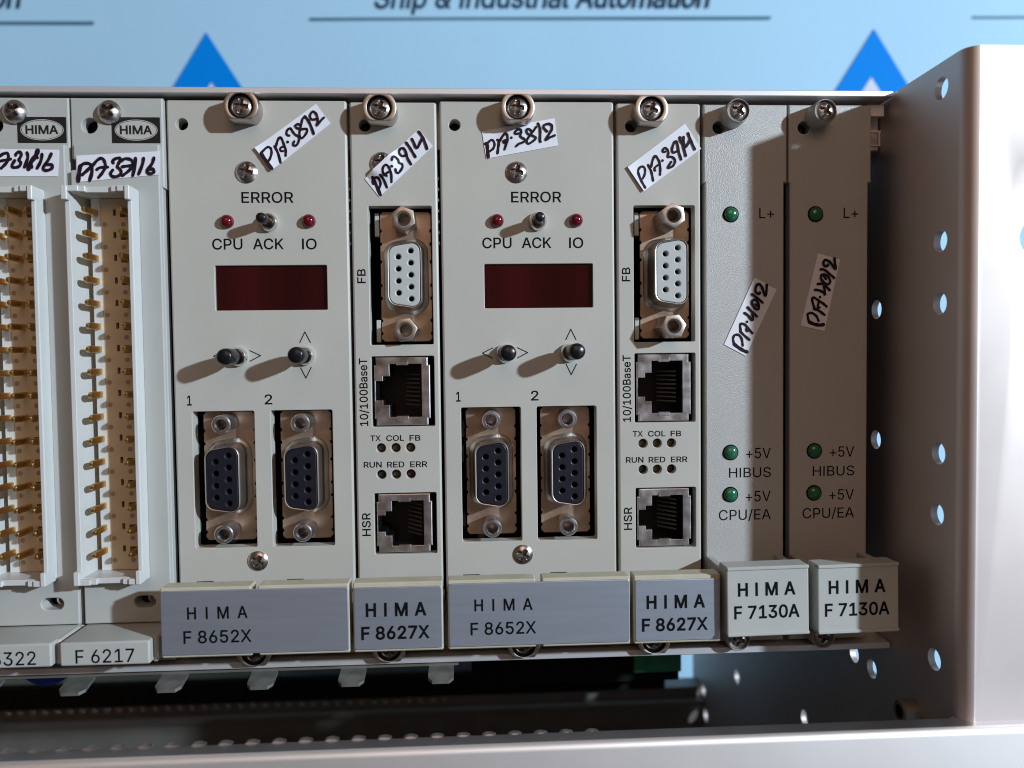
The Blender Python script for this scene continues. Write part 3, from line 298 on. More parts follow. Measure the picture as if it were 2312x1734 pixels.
CORNERS, STROKES = json.loads('''[{"s38a":[[19.69,116.9],[33.45,126.83],[36.62,122.48],[23.42,112.0]],"s39a":[[3.4,110.08],[15.72,121.24],[18.96,117.46],[6.63,105.94]],"s38b":[[9.85,120.79],[26.52,123.81],[27.27,117.64],[10.76,114.63]],"s40a":[[12.22,87.21],[17.49,84.3],[10.11,68.81],[4.96,71.57]],"s40b":[[7.2,92.73],[12.52,91.2],[8.8,74.43],[3.09,75.81]],"s39b":[[2.65,112.69],[16.19,122.73],[19.96,116.97],[6.41,107.12]],"s37":[[1.74,114.69],[19.71,115.69],[19.46,110.54],[1.65,108.91]],"s31":[[-3.0,116.23],[18.39,115.95],[17.91,110.16],[-3.23,110.16]]},{"s38a":[[0.75,21.13,115.65,21.91,114.46,22.65,113.41,23.43,112.22],[0.55,21.04,115.65,22.16,116.89,22.83,117.13,23.29,116.66,23.36,115.7,23.05,114.56,22.75,113.99],[0.6,24.06,117.32,24.79,115.8,25.31,113.7],[0.55,24.35,117.32,24.76,118.56,25.25,119.33,25.72,118.95,26.16,117.71,26.52,116.57,26.49,115.23],[0.45,26.15,117.23,25.58,117.14,25.28,116.56,25.65,116.23,25.99,116.28],[0.62,26.99,118.33,27.03,118.26],[0.5,27.44,119.71,26.97,119.81,26.79,120.38,27.19,121.14,27.76,121.29,28.22,120.57,28.78,119.91,29.34,119.62,29.62,119.15,29.41,118.19,28.92,117.52,28.35,117.57,28.26,117.9,28.51,118.43],[0.5,31.05,123.92,30.47,123.44,30.16,122.29,29.75,120.58,29.73,119.62,30.19,119.15,30.97,119.82,31.47,120.87,31.09,121.25,30.33,121.15,29.29,121.34,28.82,121.81,29.11,122.2,29.69,122.24,30.06,121.91],[0.58,30.96,124.01,31.52,123.35,32.16,122.21,32.88,120.11],[0.5,33.43,123.4,32.57,123.3,32.19,123.73,32.21,124.4,32.79,125.07,33.45,124.69,33.81,123.74,33.79,122.69,33.63,121.92,34.47,122.98,35.25,123.74]],"s38b":[[0.8,10.64,117.96,10.99,117.92,11.06,116.71,11.21,114.99],[0.55,11.04,118.09,11.96,118.86,12.56,118.44,12.68,117.57,12.28,116.8,11.58,116.28],[0.62,13.39,118.87,13.69,118.44,13.55,117.15,13.36,115.85],[0.55,13.87,118.52,14.58,119.64,15.28,120.33,15.67,119.65,15.65,118.61,15.34,117.75,14.98,116.72],[0.5,15.53,118.79,14.74,118.61,14.91,118.18,15.43,118.27],[0.6,16.56,119.31,16.59,119.27],[0.52,18.25,120.26,17.55,120.17,17.46,120.6,18.08,121.16,18.69,121.12,18.86,120.6,18.63,119.83,18.85,119.4,19.63,118.97,19.71,118.54,19.01,118.19,18.31,117.93,17.69,117.41],[0.5,22.32,121.86,21.84,121.13,21.13,120.26,20.24,118.97,20.14,118.28,20.58,118.02,21.37,118.45,22.16,119.15,21.99,119.58,21.21,119.92,20.34,120.26,20.09,120.86,20.26,121.3,20.88,121.21,21.31,120.7],[0.58,22.72,122.6,23.15,121.48,23.22,120.18,23.12,118.89,23.29,118.46],[0.55,24.81,120.79,24.29,121.31,23.94,121.82,24.38,122.34,25.26,122.52,25.87,122.18,25.91,121.31,25.33,120.28,24.44,118.81,25.23,119.33,26.55,119.89]],"s39a":[[0.8,5.28,110.23,6.07,108.43,6.87,106.47],[0.55,5.33,108.88,5.19,109.63,5.96,110.23,6.7,109.93,6.99,108.88,6.43,107.37],[0.6,7.09,110.68,7.75,109.78,8.4,108.12],[0.55,7.92,110.68,7.64,111.73,7.96,112.64,8.56,112.86,9.15,112.19,9.51,110.98,9.48,109.33],[0.5,9.14,111.43,8.23,110.83,8.52,110.53],[0.6,9.7,112.64,9.76,112.58],[0.52,9.79,113.99,9.95,114.74,10.55,114.74,11.15,114.14,11.29,113.54,11.89,113.39,12.03,112.64,11.25,111.43,10.65,111.43,10.51,112.04],[0.55,12.83,115.35,11.92,115.19,11.33,115.94,11.65,116.85,12.4,116.85,12.84,116.1,13.27,114.59,14.0,113.32],[0.58,12.95,118.2,13.62,117.3,14.35,116.1,15.01,114.97],[0.58,14.25,119.03,14.69,118.2,15.12,117.15,15.58,117.15,16.2,118.36,16.67,119.26],[0.58,15.79,120.68,16.53,119.71,17.11,118.51,17.69,116.78]],"s39b":[[0.65,5.16,111.34,5.58,110.09,6.2,108.84,6.73,107.96],[0.55,5.26,110.82,5.16,111.96,5.8,112.79,6.54,112.69,6.8,111.96,6.64,110.92,6.21,110.09],[0.58,7.5,113.21,8.13,111.96,8.44,110.82,8.65,109.62],[0.55,8.24,112.79,8.57,114.25,9.1,115.29,9.63,114.87,10.16,113.84,10.36,112.38,10.3,110.97],[0.5,10.05,113.32,9.3,112.79,8.93,112.17,9.19,111.91],[0.6,10.86,114.25,10.9,114.21],[0.52,11.55,116.23,11.02,116.23,11.02,116.75,11.55,117.11,12.08,116.64,12.29,115.92,12.13,115.08,13.03,115.09,13.77,114.46,13.77,113.73,13.23,112.9,12.17,112.54,12.92,113.94],[0.55,14.2,116.34,13.56,116.02,13.14,116.44,13.25,117.37,13.79,118.52,14.21,118.52,14.42,117.79,14.73,116.13,15.26,114.46],[0.6,14.96,119.56,15.01,118.94,15.59,118.0,16.01,116.55,16.33,115.3],[0.62,15.81,119.61,15.81,118.63,16.02,117.17,16.87,118.11,17.3,118.94],[0.56,16.88,120.5,17.3,119.36,17.93,117.9,18.46,116.76]],"s40a":[[0.85,7.33,71.63,8.42,70.78,9.63,70.06,10.42,69.75],[0.6,7.33,71.75,7.09,72.82,7.46,73.7,8.42,73.75,9.15,72.8,9.39,71.25],[0.65,8.79,74.58,9.75,73.62,10.96,72.6],[0.6,8.91,74.7,8.79,76.01,9.15,76.42,10.12,75.99,10.96,74.92,11.69,74.14],[0.6,10.48,75.51,10.24,75.04,10.48,74.62],[0.62,10.4,76.84,10.44,76.8],[0.6,9.82,78.9,10.72,78.24,11.57,77.17,11.81,77.64,11.69,78.59],[0.62,10.6,80.2,11.45,79.3,12.72,78.04],[0.6,12.18,82.02,11.57,81.55,11.81,80.6,12.54,79.77,13.14,79.88,13.14,80.83,12.54,81.9,12.24,82.0],[0.45,12.3,80.95,12.78,80.48],[0.58,11.57,83.27,12.66,82.49,14.11,81.24],[0.62,13.39,83.67,13.39,83.37,12.78,83.44,12.36,84.15,12.66,85.33,13.26,85.56,13.87,84.97,14.35,83.66,14.78,82.83,14.96,83.89,15.08,85.43]],"s40b":[[0.85,5.1,76.64,6.23,76.14,7.61,75.88,8.55,76.0],[0.6,5.04,76.76,4.75,77.99,4.85,78.6,5.85,78.71,6.85,77.97,7.36,76.86],[0.62,6.22,79.68,7.35,79.31,8.79,78.26],[0.6,6.47,79.56,5.97,81.03,5.78,82.13,6.34,82.31,7.34,81.63,8.35,81.01,9.29,80.21],[0.55,7.34,81.14,7.1,79.92,7.6,80.04],[0.62,7.65,82.48,7.7,82.43],[0.6,6.46,84.14,7.34,84.07,8.46,83.57,8.9,82.96,8.58,85.16],[0.6,7.08,85.53,8.33,85.53,9.21,84.79,10.03,84.05],[0.6,8.07,87.72,7.83,86.87,8.58,85.89,9.58,85.4,10.08,86.12,9.58,87.22,8.7,87.72,8.14,87.6],[0.5,8.45,87.48,9.08,86.62],[0.58,7.76,88.94,8.7,88.81,9.95,87.83,11.08,86.91],[0.62,9.57,90.03,9.19,89.66,8.57,89.91,8.44,90.64,8.94,91.13,9.82,90.76,10.57,89.9,11.39,88.98,11.19,90.26,11.06,91.48]],"s37":[[0.9,2.51,112.4,2.18,110.61,2.04,109.16],[0.75,2.51,112.23,3.24,112.88,4.36,112.96,4.82,112.4,3.99,111.43,2.85,110.45],[0.8,4.9,112.56,5.02,111.1,4.49,109.32],[0.7,5.14,112.4,6.29,113.69,7.26,114.1,7.87,113.21,7.92,112.07,7.16,110.78,6.42,109.89],[0.65,6.07,111.59,6.88,112.07,8.48,112.16],[0.68,9.71,113.05,9.56,113.53,10.46,114.1,11.25,114.02,10.91,113.05,10.56,112.24,11.18,111.59,11.32,110.78,10.5,110.13,9.38,110.13,9.08,110.78,9.58,111.51],[0.68,11.4,113.46,12.37,114.02,13.64,113.7,13.94,112.73,13.1,111.43,11.62,110.29],[0.65,11.6,112.24,12.65,112.4,13.61,112.48],[0.7,14.54,114.11,14.41,112.57,13.87,110.32],[0.68,16.3,114.11,16.02,112.73,15.16,110.65],[0.68,18.55,114.19,18.11,112.89,16.94,111.27,17.73,110.7,18.46,111.1,18.24,111.75,17.27,111.59]],"s31":[[0.7,4.74,113.27,5.73,114.48,6.69,115.12,7.48,115.04,7.52,113.84,6.93,112.87,5.95,111.9],[0.65,5.06,113.27,5.69,113.43,6.8,113.67,8.07,113.92],[0.68,9.12,114.72,9.38,115.21,10.17,115.45,10.3,114.64,9.8,113.68,10.18,113.19,9.91,112.39,8.95,112.06,8.26,112.39,8.93,113.6],[0.7,11.59,115.29,11.71,114.16,10.93,112.15],[1.0,13.9,115.78,13.47,114.65,12.47,113.36,11.79,111.74],[0.6,13.31,114.65,13.84,114.16],[0.6,12.45,112.71,12.59,112.07],[0.68,14.82,114.97,14.54,113.52,13.69,111.91],[0.68,16.8,115.06,16.12,113.68,14.96,111.91,15.73,111.42,16.86,111.91,16.88,112.63,15.93,112.71]]}]''')
def smooth_path(p):
    if len(p) < 3: return p
    q = [Vector(a) for a in p]; out = []
    for i in range(len(q)-1):
        p0 = q[max(i-1, 0)]; p1 = q[i]; p2 = q[i+1]; p3 = q[min(i+2, len(q)-1)]
        for k in range(4):
            t = k/4
            out.append(0.5*((2*p1)+(p2-p0)*t+(2*p0-5*p1+4*p2-p3)*t*t+(3*p1-p0-3*p2+p3)*t**3))
    out.append(q[-1]); return [tuple(a) for a in out]
def ribbon(mb, pts, w, y0, lift):
    pts = [Vector(p) for p in smooth_path(pts)]; n = len(pts); L = []; Rr = []
    for i, p in enumerate(pts):
        t = (pts[min(i+1, n-1)]-pts[max(i-1, 0)]); t = t.normalized() if t.length > 1e-9 else Vector((1, 0))
        nn = Vector((-t.y, t.x)); ww = w*(0.5+0.05*math.sin(i*1.3))
        L.append(p+nn*ww); Rr.append(p-nn*ww)
    V = []; F = []
    def P(q, i): return (q.x, y0-0.0012*i-lift(q.x, q.y), q.y)
    for i in range(n): V += [P(L[i], i), P(Rr[i], i)]
    for i in range(n-1): F.append((2*i, 2*i+1, 2*i+3, 2*i+2))
    for end, c, sgn in ((0, pts[0], -1), (n-1, pts[-1], 1)):
        t = (pts[min(end+1, n-1)]-pts[max(end-1, 0)]).normalized()*sgn; nn = Vector((-t.y, t.x)); o = len(V)
        V += [P(c+(nn*math.cos(a)+t*math.sin(a))*w*0.48, end) for a in [math.pi*k/7 for k in range(8)]]; F.append(tuple(range(o, o+8)))
    mb.add(V, F)
def sticker(parent, key, surf=0.0, bumps=(), label=None, curl=0.0):
    c = [Vector(p) for p in CORNERS[key]]   # top-left, top-right, bottom-right, bottom-left
    def lift(x, z):
        d = 0.0
        for bx, bz, r, h in bumps:
            q = math.hypot(x-bx, z-bz)
            if q < r*2.0: d = max(d, h*(1 if q < r*0.9 else 0.5+0.5*math.cos(math.pi*min(1, (q-r*0.9)/(r*1.1)))))
        if curl:
            e = c[3]-c[0]; t = Vector((x, z))-c[0]; ax = (c[1]-c[0]).normalized()
            u = t.dot(ax); d += curl*max(0, 1-u/4.0)**2
        return d
    mb = MB(); nu, nv = 24, 8
    top = []; 
    for j in range(nv+1):
        for i in range(nu+1):
            a = c[0].lerp(c[1], i/nu); b = c[3].lerp(c[2], i/nu); p = a.lerp(b, j/nv); top.append(p)
    V = [(p.x, surf-0.16-lift(p.x, p.y), p.y) for p in top]+[(p.x, surf-0.05-lift(p.x, p.y), p.y) for p in top]
    F = []; W = nu+1; o = len(top)
    for j in range(nv):
        for i in range(nu):
            a = j*W+i; F += [(a, a+1, a+W+1, a+W), (o+a, o+a+W, o+a+W+1, o+a+1)]
    for i in range(nu): F += [(i, o+i, o+i+1, i+1), (nv*W+i, nv*W+i+1, o+nv*W+i+1, o+nv*W+i)]
    for j in range(nv): F += [(j*W, (j+1)*W, o+(j+1)*W, o+j*W), (j*W+nu, o+j*W+nu, o+(j+1)*W+nu, (j+1)*W+nu)]
    mb.add(V, F)
    st = obj('paper_sticker', mb, 'paper', parent, label=label)
    h = MB()
    for i, s in enumerate(STROKES[key]):
        pts = [(s[1+2*q], s[2+2*q]) for q in range((len(s)-1)//2)]
        ribbon(h, pts, s[0]*1.0, surf-0.19-0.016*i, lift)
    obj('handwriting', h, 'ink_brown', st)
    return st

# ------------------------------------------------------------------ small shared parts
def screw_mb(r, h, cross=True, depth=0.9, nr=22, na=64, arm=0.19):
    """domed head with a carved cross recess; the base at y = 0, the top towards -y"""
    mb = MB(); V = []; F = []
    def top(x, z):
        q = math.hypot(x, z)/r; y = -h*(1-q**2.6*0.8)
        if cross:
            a, b = abs(x)/r, abs(z)/r; lim = 0.60
            d = min(max(a-arm*(1-0.25*b), -0.2), max(b-arm*(1-0.25*a), -0.2)); e = max(a, b)-lim
            s = max(d, e); t = min(1, max(0, 0.5-s/0.05)); y += depth*1.9*t*(1-0.5*max(a, b)/lim)
        return y
    V.append((0, top(0, 0), 0))
    for i in range(1, nr+1):
        rr = r*i/nr
        for k in range(na):
            a = 2*math.pi*k/na; x, z = rr*math.cos(a), rr*math.sin(a); V.append((x, top(x, z), z))
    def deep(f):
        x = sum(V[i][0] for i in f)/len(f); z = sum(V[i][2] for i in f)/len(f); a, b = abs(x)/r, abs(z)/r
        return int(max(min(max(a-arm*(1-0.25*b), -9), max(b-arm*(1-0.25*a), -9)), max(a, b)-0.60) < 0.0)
    for k in range(na): F.append((0, 1+k, 1+(k+1) % na))
    for i in range(nr-1):
        for k in range(na):
            a = 1+i*na+k; b = 1+i*na+(k+1) % na; F.append((a, a+na, b+na, b))
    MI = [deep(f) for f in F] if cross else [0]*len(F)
    base = len(V)
    for k in range(na):
        a = 2*math.pi*k/na; V.append((r*0.98*math.cos(a), 0, r*0.98*math.sin(a)))
    for k in range(na): F.append((1+(nr-1)*na+k, base+k, base+(k+1) % na, 1+(nr-1)*na+(k+1) % na))
    mb.add(V, F); mb.mi = MI+[0]*(len(F)-len(MI))
    return mb
def screw(parent, x, z, r, h, y=0.0, turn=0.3, depth=0.9, m='steel', tilt=(0, 0)):
    depth = min(depth, h*0.42)
    return obj('screw', lambda: screw_mb(r, h, True, depth), [m, 'recess_shade'], parent, key=('screw', r, h, depth, m), loc=(x, y, z), rot=(tilt[0], turn, tilt[1]), angle=50)
def dome_led(parent, x, z, r, m, y=0.0, h=None, name='indicator_lamp'):
    h = h or r*0.75
    return obj(name, lambda: MB().revolve([(r, 1.0), (r, -h*0.15)]+[(r*math.cos(a), -h*0.15-h*0.85*math.sin(a)) for a in [math.pi/2*i/7 for i in range(1, 8)]], n=24),
               m, parent, key=('led', r, h, m), loc=(x, y, z), angle=60)

def collar_nut(parent, x, z, turn=0.2, m='nickel'):
    def mk():
        out = [p for p in circ(0, 0, 3.8, 44)]
        out = [(px, max(-2.95, min(2.95, pz))) for px, pz in out]
        ded = []
        for p in out:
            if not ded or math.hypot(p[0]-ded[-1][0], p[1]-ded[-1][1]) > 0.3: ded.append(p)
        return MB().plate(ded, [circ(0, 0, 2.78, 32)], -4.3, 0.0, 0.22, 0.12)
    nut = obj('collar_nut', mk, m, parent, key=('nut', m), loc=(x, 0, z), angle=30)
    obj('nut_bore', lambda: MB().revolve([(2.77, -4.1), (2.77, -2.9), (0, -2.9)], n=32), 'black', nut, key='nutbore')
    s = screw(nut, 0, 0, 2.55, 1.1, y=-3.2, turn=turn)
    return nut

def dee(w1, w2, hx, r):
    """D outline on end: right side 2*w1 tall, left side 2*w2 tall, 2*hx wide"""
    return roundpoly([(-hx, -w2), (hx, -w1), (hx, w1), (-hx, w2)], r, 6)
def serial_port(parent, x, z, insert, zinc, yfl=4.0, shell_h=6.0, stand='round', stand_h=6.0, label=None):
    def flange():
        p = []
        n = [-13.2, -10.2, -5.0, -2.0, 3.5, 7.6, 10.6]
        right = [(5.9, -15.1)]
        for q in n: right += [(5.9, q-0.45), (5.55, q-0.2), (5.55, q+0.2), (5.9, q+0.45)]
        right += [(5.9, 14.4), (5.2, 15.1)]
        left = [(-a, b) for a, b in reversed(right)]
        left[0] = (-5.2, 15.1); left[1] = (-5.9, 14.4)
        pts = [(5.2, -15.1), (5.9, -14.4)]+right[1:]+left[:-1]+[(-5.9, -14.4), (-5.2, -15.1)]
        return MB().plate(pts, [], 0, 0.6, 0.12)
    port = obj('serial_port', flange, zinc, parent, key=('flange', zinc), loc=(x, yfl, z), label=label)
    def shell():
        o = dee(8.05, 6.75, 3.95, 2.3); i = offset(o, -0.42); mb = MB(); H = -shell_h
        L = [[(a, y, b) for a, b in offset(o, d)] for d, y in ((1.25, 0.0), (0.95, -0.32), (0.5, -0.5), (0.18, -0.75), (0.0, -1.3), (0.0, H+0.45), (-0.08, H+0.12), (-0.22, H))]
        L += [[(a, y, b) for a, b in offset(o, d)] for d, y in ((-0.36, H+0.05), (-0.42, H+0.35), (-0.42, -0.2))]
        return mb.loft(L)
    obj('shell', shell, 'nickel' if zinc == 'grey_zinc' or True else zinc, port, key=('shell', shell_h), angle=50)
    def ins():
        o = offset(dee(8.05, 6.75, 3.95, 2.3), -0.5)
        holes = [circ(1.42, 5.46-2.73*k, 0.62, 14) for k in range(5)]+[circ(-1.42, 4.1-2.73*k, 0.62, 14) for k in range(4)]
        mb = MB().plate(o, holes, -shell_h+0.12, -shell_h+2.6, 0.15, 0.24, back=False)
        mb.sheet(o, [], -shell_h+2.6, 1)
        return mb
    obj('insulator', ins, [insert, 'dark'], port, key=('ins', insert, shell_h))
    for s in (1, -1):
        if stand == 'round':
            mk = lambda: MB().revolve([(2.15, 0), (2.15, -stand_h+0.3), (1.9, -stand_h), (1.5, -stand_h), (1.15, -stand_h+0.5), (1.15, -0.2), (0, -0.2)], n=28)
        else:
            def mk():
                h = circ(0, 0, 2.9, 6, math.pi/6+0.12 if s > 0 else 0.1)
                mb = MB(); mb.plate(h, [circ(0, 0, 1.75, 20)], -stand_h, 0, 0.18, 0.0)
                mb.revolve([(1.75, -stand_h), (1.3, -stand_h+0.55), (1.3, -0.3), (0, -0.3)], n=20)
                return mb
        obj('standoff', mk, 'nickel' if stand == 'hex' else 'tin', port, key=('stand', stand, stand_h, s if stand == 'hex' else 0), loc=(0, 0, 12.5*s), angle=35)
    return port

def network_jack(parent, x0, x1, z0, z1, op, key, y=0.35):
    """metal shield with a stepped opening, a dark cavity and eight contacts"""
    ow = [(x0+.4, z0), (x1-.5, z0), (x1-.5, z0+1.5), (x1, z0+1.5), (x1, z1-1.8), (x1-.5, z1-1.8), (x1-.5, z1), (x0+.4, z1), (x0+.4, z1-1.8), (x0, z1-1.8), (x0, z0+1.5), (x0+.4, z0+1.5)]
    j = obj('network_jack', lambda: MB().plate(ow, [op], y, y+0.9, 0.25, 0.08), 'tin', parent, key=('jack', key))
    def cav():
        o = [(x, z) for x, z in offset(ccw(op), 0.06)]
        return MB().loft([[(x, y+0.95, z) for x, z in o], [(x, y+11, z) for x, z in o]], 0, False, True)
    obj('cavity', cav, 'black', j, key=('cav', key))
    xs = max(p[0] for p in op); zb = min(p[1] for p in op); zt = max(p[1] for p in op); zc = (zb+zt)/2
    xm = (x0+x1)/2-0.3
    for zt_, sg in ((zb, -1), (zt, 1)):
        obj('spring_tab', lambda zt_=zt_, sg=sg: MB().box(xm-1.1, xm+1.7, y-0.18, y+0.6, *(sorted((zt_+sg*0.65, zt_-sg*0.28))), b=0.12), 'tin', j, key=('tab', key, sg))
    for k in range(8):
        def mk():
            mb = MB(); a = (xs-4.3, y+7.5); b = (xs-0.7, y+3.2)
            V = []
            for (px, py) in (a, b):
                for dz in (-0.17, 0.17): V += [(px, py, dz), (px, py+0.3, dz)]
            return mb.add(V, [(0, 2, 6, 4), (1, 5, 7, 3), (0, 4, 5, 1), (2, 3, 7, 6), (4, 6, 7, 5), (0, 1, 3, 2)])
        obj('contact', mk, 'steel_dark', j, key=('contact', key), loc=(0, 0, zc+(k-3.5)*1.02))  # darker metal stands in for the shade inside the jack
    return j

def toggle(parent, x, z, lean, tip, tipr, br, bush, name='toggle_switch'):
    """chromed bushing with a black-capped lever that leans by (dx, dz) at its tip"""
    b = obj(name, lambda: MB().revolve([(br, 0.5), (br, -bush*0.5), (br-0.35, -bush), (br-0.75, -bush), (br-0.95, -bush*0.5), (0, -bush*0.4)], n=32), 'chrome', parent, key=('bush', br, bush), loc=(x, 0, z), angle=40)
    prof = [(tipr*0.50, 0.4), (tipr*0.62, -0.6*bush), (tipr*0.66, -tip*0.30), (tipr*0.9, -tip*0.42), (tipr, -tip*0.62), (tipr, -tip*0.86), (tipr*0.93, -tip*0.95), (tipr*0.72, -tip*0.99), (0, -tip)]
    l = obj('lever', lambda: MB().revolve(prof, n=28), 'black', b, key=('lever', tip, tipr), angle=50)
    l.rotation_euler = (math.atan2(lean[1], tip), 0, math.atan2(lean[0], tip))
    # the sign of the rotations: +x lean needs +z rotation of a -y pointing lever, +z lean needs -x rotation
    l.rotation_euler = (-math.atan2(lean[1], tip), 0, math.atan2(lean[0], tip))
    return b

def handle(parent, clips, z0, z1, plate, lines, mplate, mclip, yf=-13.1, legs=True, depth=4.2):
    """pull handle: clip bars held off the panel by legs, a label plate with print in front"""
    for i, (a, b) in enumerate(clips):
        def mk():
            mb = MB(); mb.box(a, b, yf+0.45, yf+0.45+depth, z0, z1, 0.25)
            if legs:
                mb.box(a+.1, a+1.3, yf+0.4+depth, 0.0, z0+1.2, z1-5.5, 0.15); mb.box(b-1.3, b-.1, yf+0.4+depth, 0.0, z0+1.2, z1-5.5, 0.15)
            return mb
        h = obj('handle', mk, mclip, parent)
        if i == 0: h0 = h
    if plate:
        obj('name_plate', MB().plate(rrect(*plate, 0.5, 3), [], yf, yf+0.44, 0.12), mplate, h0)
    for s, x, z, cap, w, bold, tr in lines: obj('lettering', text(s, x, z, cap, w, bold, tr, yf-0.03), 'ink', h0)
    return h0

def slot_strip(parent, num, x, z, y):
    s = obj('number_strip', lambda: MB().box(x-2.6, x+2.6, y, y+0.5, z-2.2, z+2.2), 'dark', parent, key=('strip', x, z, y))
    obj('lettering', text(num, x-0.85, z-1.0, 1.75, 1.75, 0.02, None, y-0.04), 'number_grey', s)

# ------------------------------------------------------------------ wide display cards
def cpu_card(x0):
    W = 40.64
    t = thing('display_card', 'wide grey card with dark red display and slanted sticker beside its top collar nut', 'circuit card', (x0, 0, 0), 'grey plug-in cards of the rack')
    out = rrect(0.2, 0.9, W-0.45, 127.7, 0.5, 3)
    holes = [circ(3.6, 122.25, 1.32, 22), rrect(9.98, 80.5, 35.08, 90.65, 0.25, 2), rrect(4.15, 26.3, 18.0, 57.65, 0.4, 2), rrect(21.7, 26.25, 35.65, 57.65, 0.4, 2),
             rrect(4.05, 16.5, 7.9, 18.6), rrect(24.45, 16.5, 28.3, 18.6)]
    obj('front_panel', MB().plate(out, holes, 0, 3.4, 0.45, 0.14), 'paint', t)
    obj('light_blocker', MB().box(0.9, W-1.0, 14, 110, 4, 124), 'dark', t)  # added dark box, keeps stray light out behind the panel
    pb = MB().box(2.3, 3.9, 3.5, 14, 10, 120)
    obj('circuit_board', pb, 'pcb', t)
    obj('chip', MB().box(3.9, 4.8, 8, 13, 50, 54).box(3.9, 4.6, 8, 13, 44, 48).box(3.9, 4.8, 9, 13, 28, 31), 'number_grey', t)
    dw = obj('display_window', MB().plate(rrect(9.4, 80.0, 35.6, 91.2), [], 0.75, 1.8, 0.1), 'red_lens', t)
    for nm, cx in (('serial_port', 11.1), ('serial_port', 28.75)): serial_port(t, cx, 42.25, 'navy_black', 'yellow_zinc')
    collar_nut(t, 17.85, 125.05, 0.1); collar_nut(t, 17.85, 3.2, 0.5)
    screw(t, 17.7, 111.55, 2.45, 1.1, turn=0.25); screw(t, 18.15, 23.1, 2.3, 0.9, turn=0.55)
    dome_led(t, 13.05, 100.5, 1.55, 'red_led', h=1.7); dome_led(t, 31.3, 100.55, 1.55, 'red_led', h=1.7)
    words(t, (('ERROR', 16.4, 104.75, 2.36, 11.5), ('CPU', 9.65, 94.3, 2.36, 6.65), ('ACK', 18.75, 94.3, 2.36, 6.75), ('IO', 29.7, 94.25, 2.36, 3.2), ('1', 3.15, 59.1, 2.2, 0.95), ('2', 20.5, 59.1, 2.2, 1.65)), 0.045)
    def chev(a, b, c):
        w = 0.11; mb = MB()
        for p, q in ((a, b), (a, c)):
            p, q = Vector(p), Vector(q); d = (q-p).normalized(); n = Vector((-d.y, d.x))*w; e = d*w*0.6
            yy = -0.03 if q == Vector(b) else -0.034
            mb.add([((p-e+n).x, yy, (p-e+n).y), ((p-e-n).x, yy, (p-e-n).y), ((q-n).x, yy, (q-n).y), ((q+n).x, yy, (q+n).y)], [(0, 1, 2, 3)])
        obj('arrow_mark', mb, 'ink', t)
    chev((29.85, 75.5), (28.63, 73.0), (31.1, 73.0)); chev((29.87, 64.95), (28.7, 67.4), (31.15, 67.45))
    chev((19.78, 70.2), (17.33, 71.4), (17.29, 68.93)); chev((9.3, 70.2), (11.75, 71.4), (11.75, 68.93))
    clips = [(0.95, 20.0), (21.4, 40.75)]
    handle(t, clips, 5.9, 21.0, (1.2, 6.6, 40.6, 20.4),
           [('HIMA', 6.75, 14.35, 2.5, 12.5, 0.07, 0.9), ('F 8652X', 5.85, 9.15, 2.62, 14.15, 0.06, None)], 'silver_plate', 'beige')
    return t
cpu1 = cpu_card(20.32)
cpu2 = copy_tree(cpu1)
cpu2.location.x = 81.28*MM
cpu2['label'] = 'wide grey card with dark red display and sticker straight under its top collar nut'
for c, levers, ack, num in ((cpu1, ((14.85, -0.55, 0.0), (29.8, -0.25, 0.15)), (-0.3, 0.1), '15'), (cpu2, ((14.5, 0.45, 0.15), (29.4, 0.95, 0.3)), (0.1, 0.1), '17')):
    toggle(c, levers[0][0], 70.0, levers[0][1:], 9.0, 1.85, 2.15, 1.6)
    toggle(c, levers[1][0], 70.05, levers[1][1:], 9.0, 1.85, 2.15, 1.6)
    toggle(c, 22.35, 100.3, ack, 6.2, 1.15, 2.1, 1.5, 'push_button')
    slot_strip(c, num, 3.7, 121.9, 4.6)
def springs():
    mb = MB()
    for k in range(7):
        z = 95.6+2.45*k; V = [(dx*0.28, 0.9-0.28*dy, z+dz*0.55) for dx, dy, dz in ((-1, 0, 0), (0, 1, -.6), (1, 0, 0), (0, 1, .6), (0, 0, -1), (0, 0, 1))]
        mb.add(V, [(0, 1, 3), (1, 2, 3), (0, 4, 1), (1, 4, 2), (0, 3, 5), (3, 2, 5)])
    return mb
for c, x in ((cpu1, 40.42), ):
    sp = obj('shield_spring', springs, 'nickel', c, key='springs', loc=(x, 0, 0)); sp['kind'] = 'stuff'
sticker(cpu1, 's38a', label='white paper sticker slanted up to the right', curl=0.5)
sticker(cpu2, 's38b', label='white paper sticker almost level under the nut', bumps=((17.0, 120.5, 2.2, 0.25),))

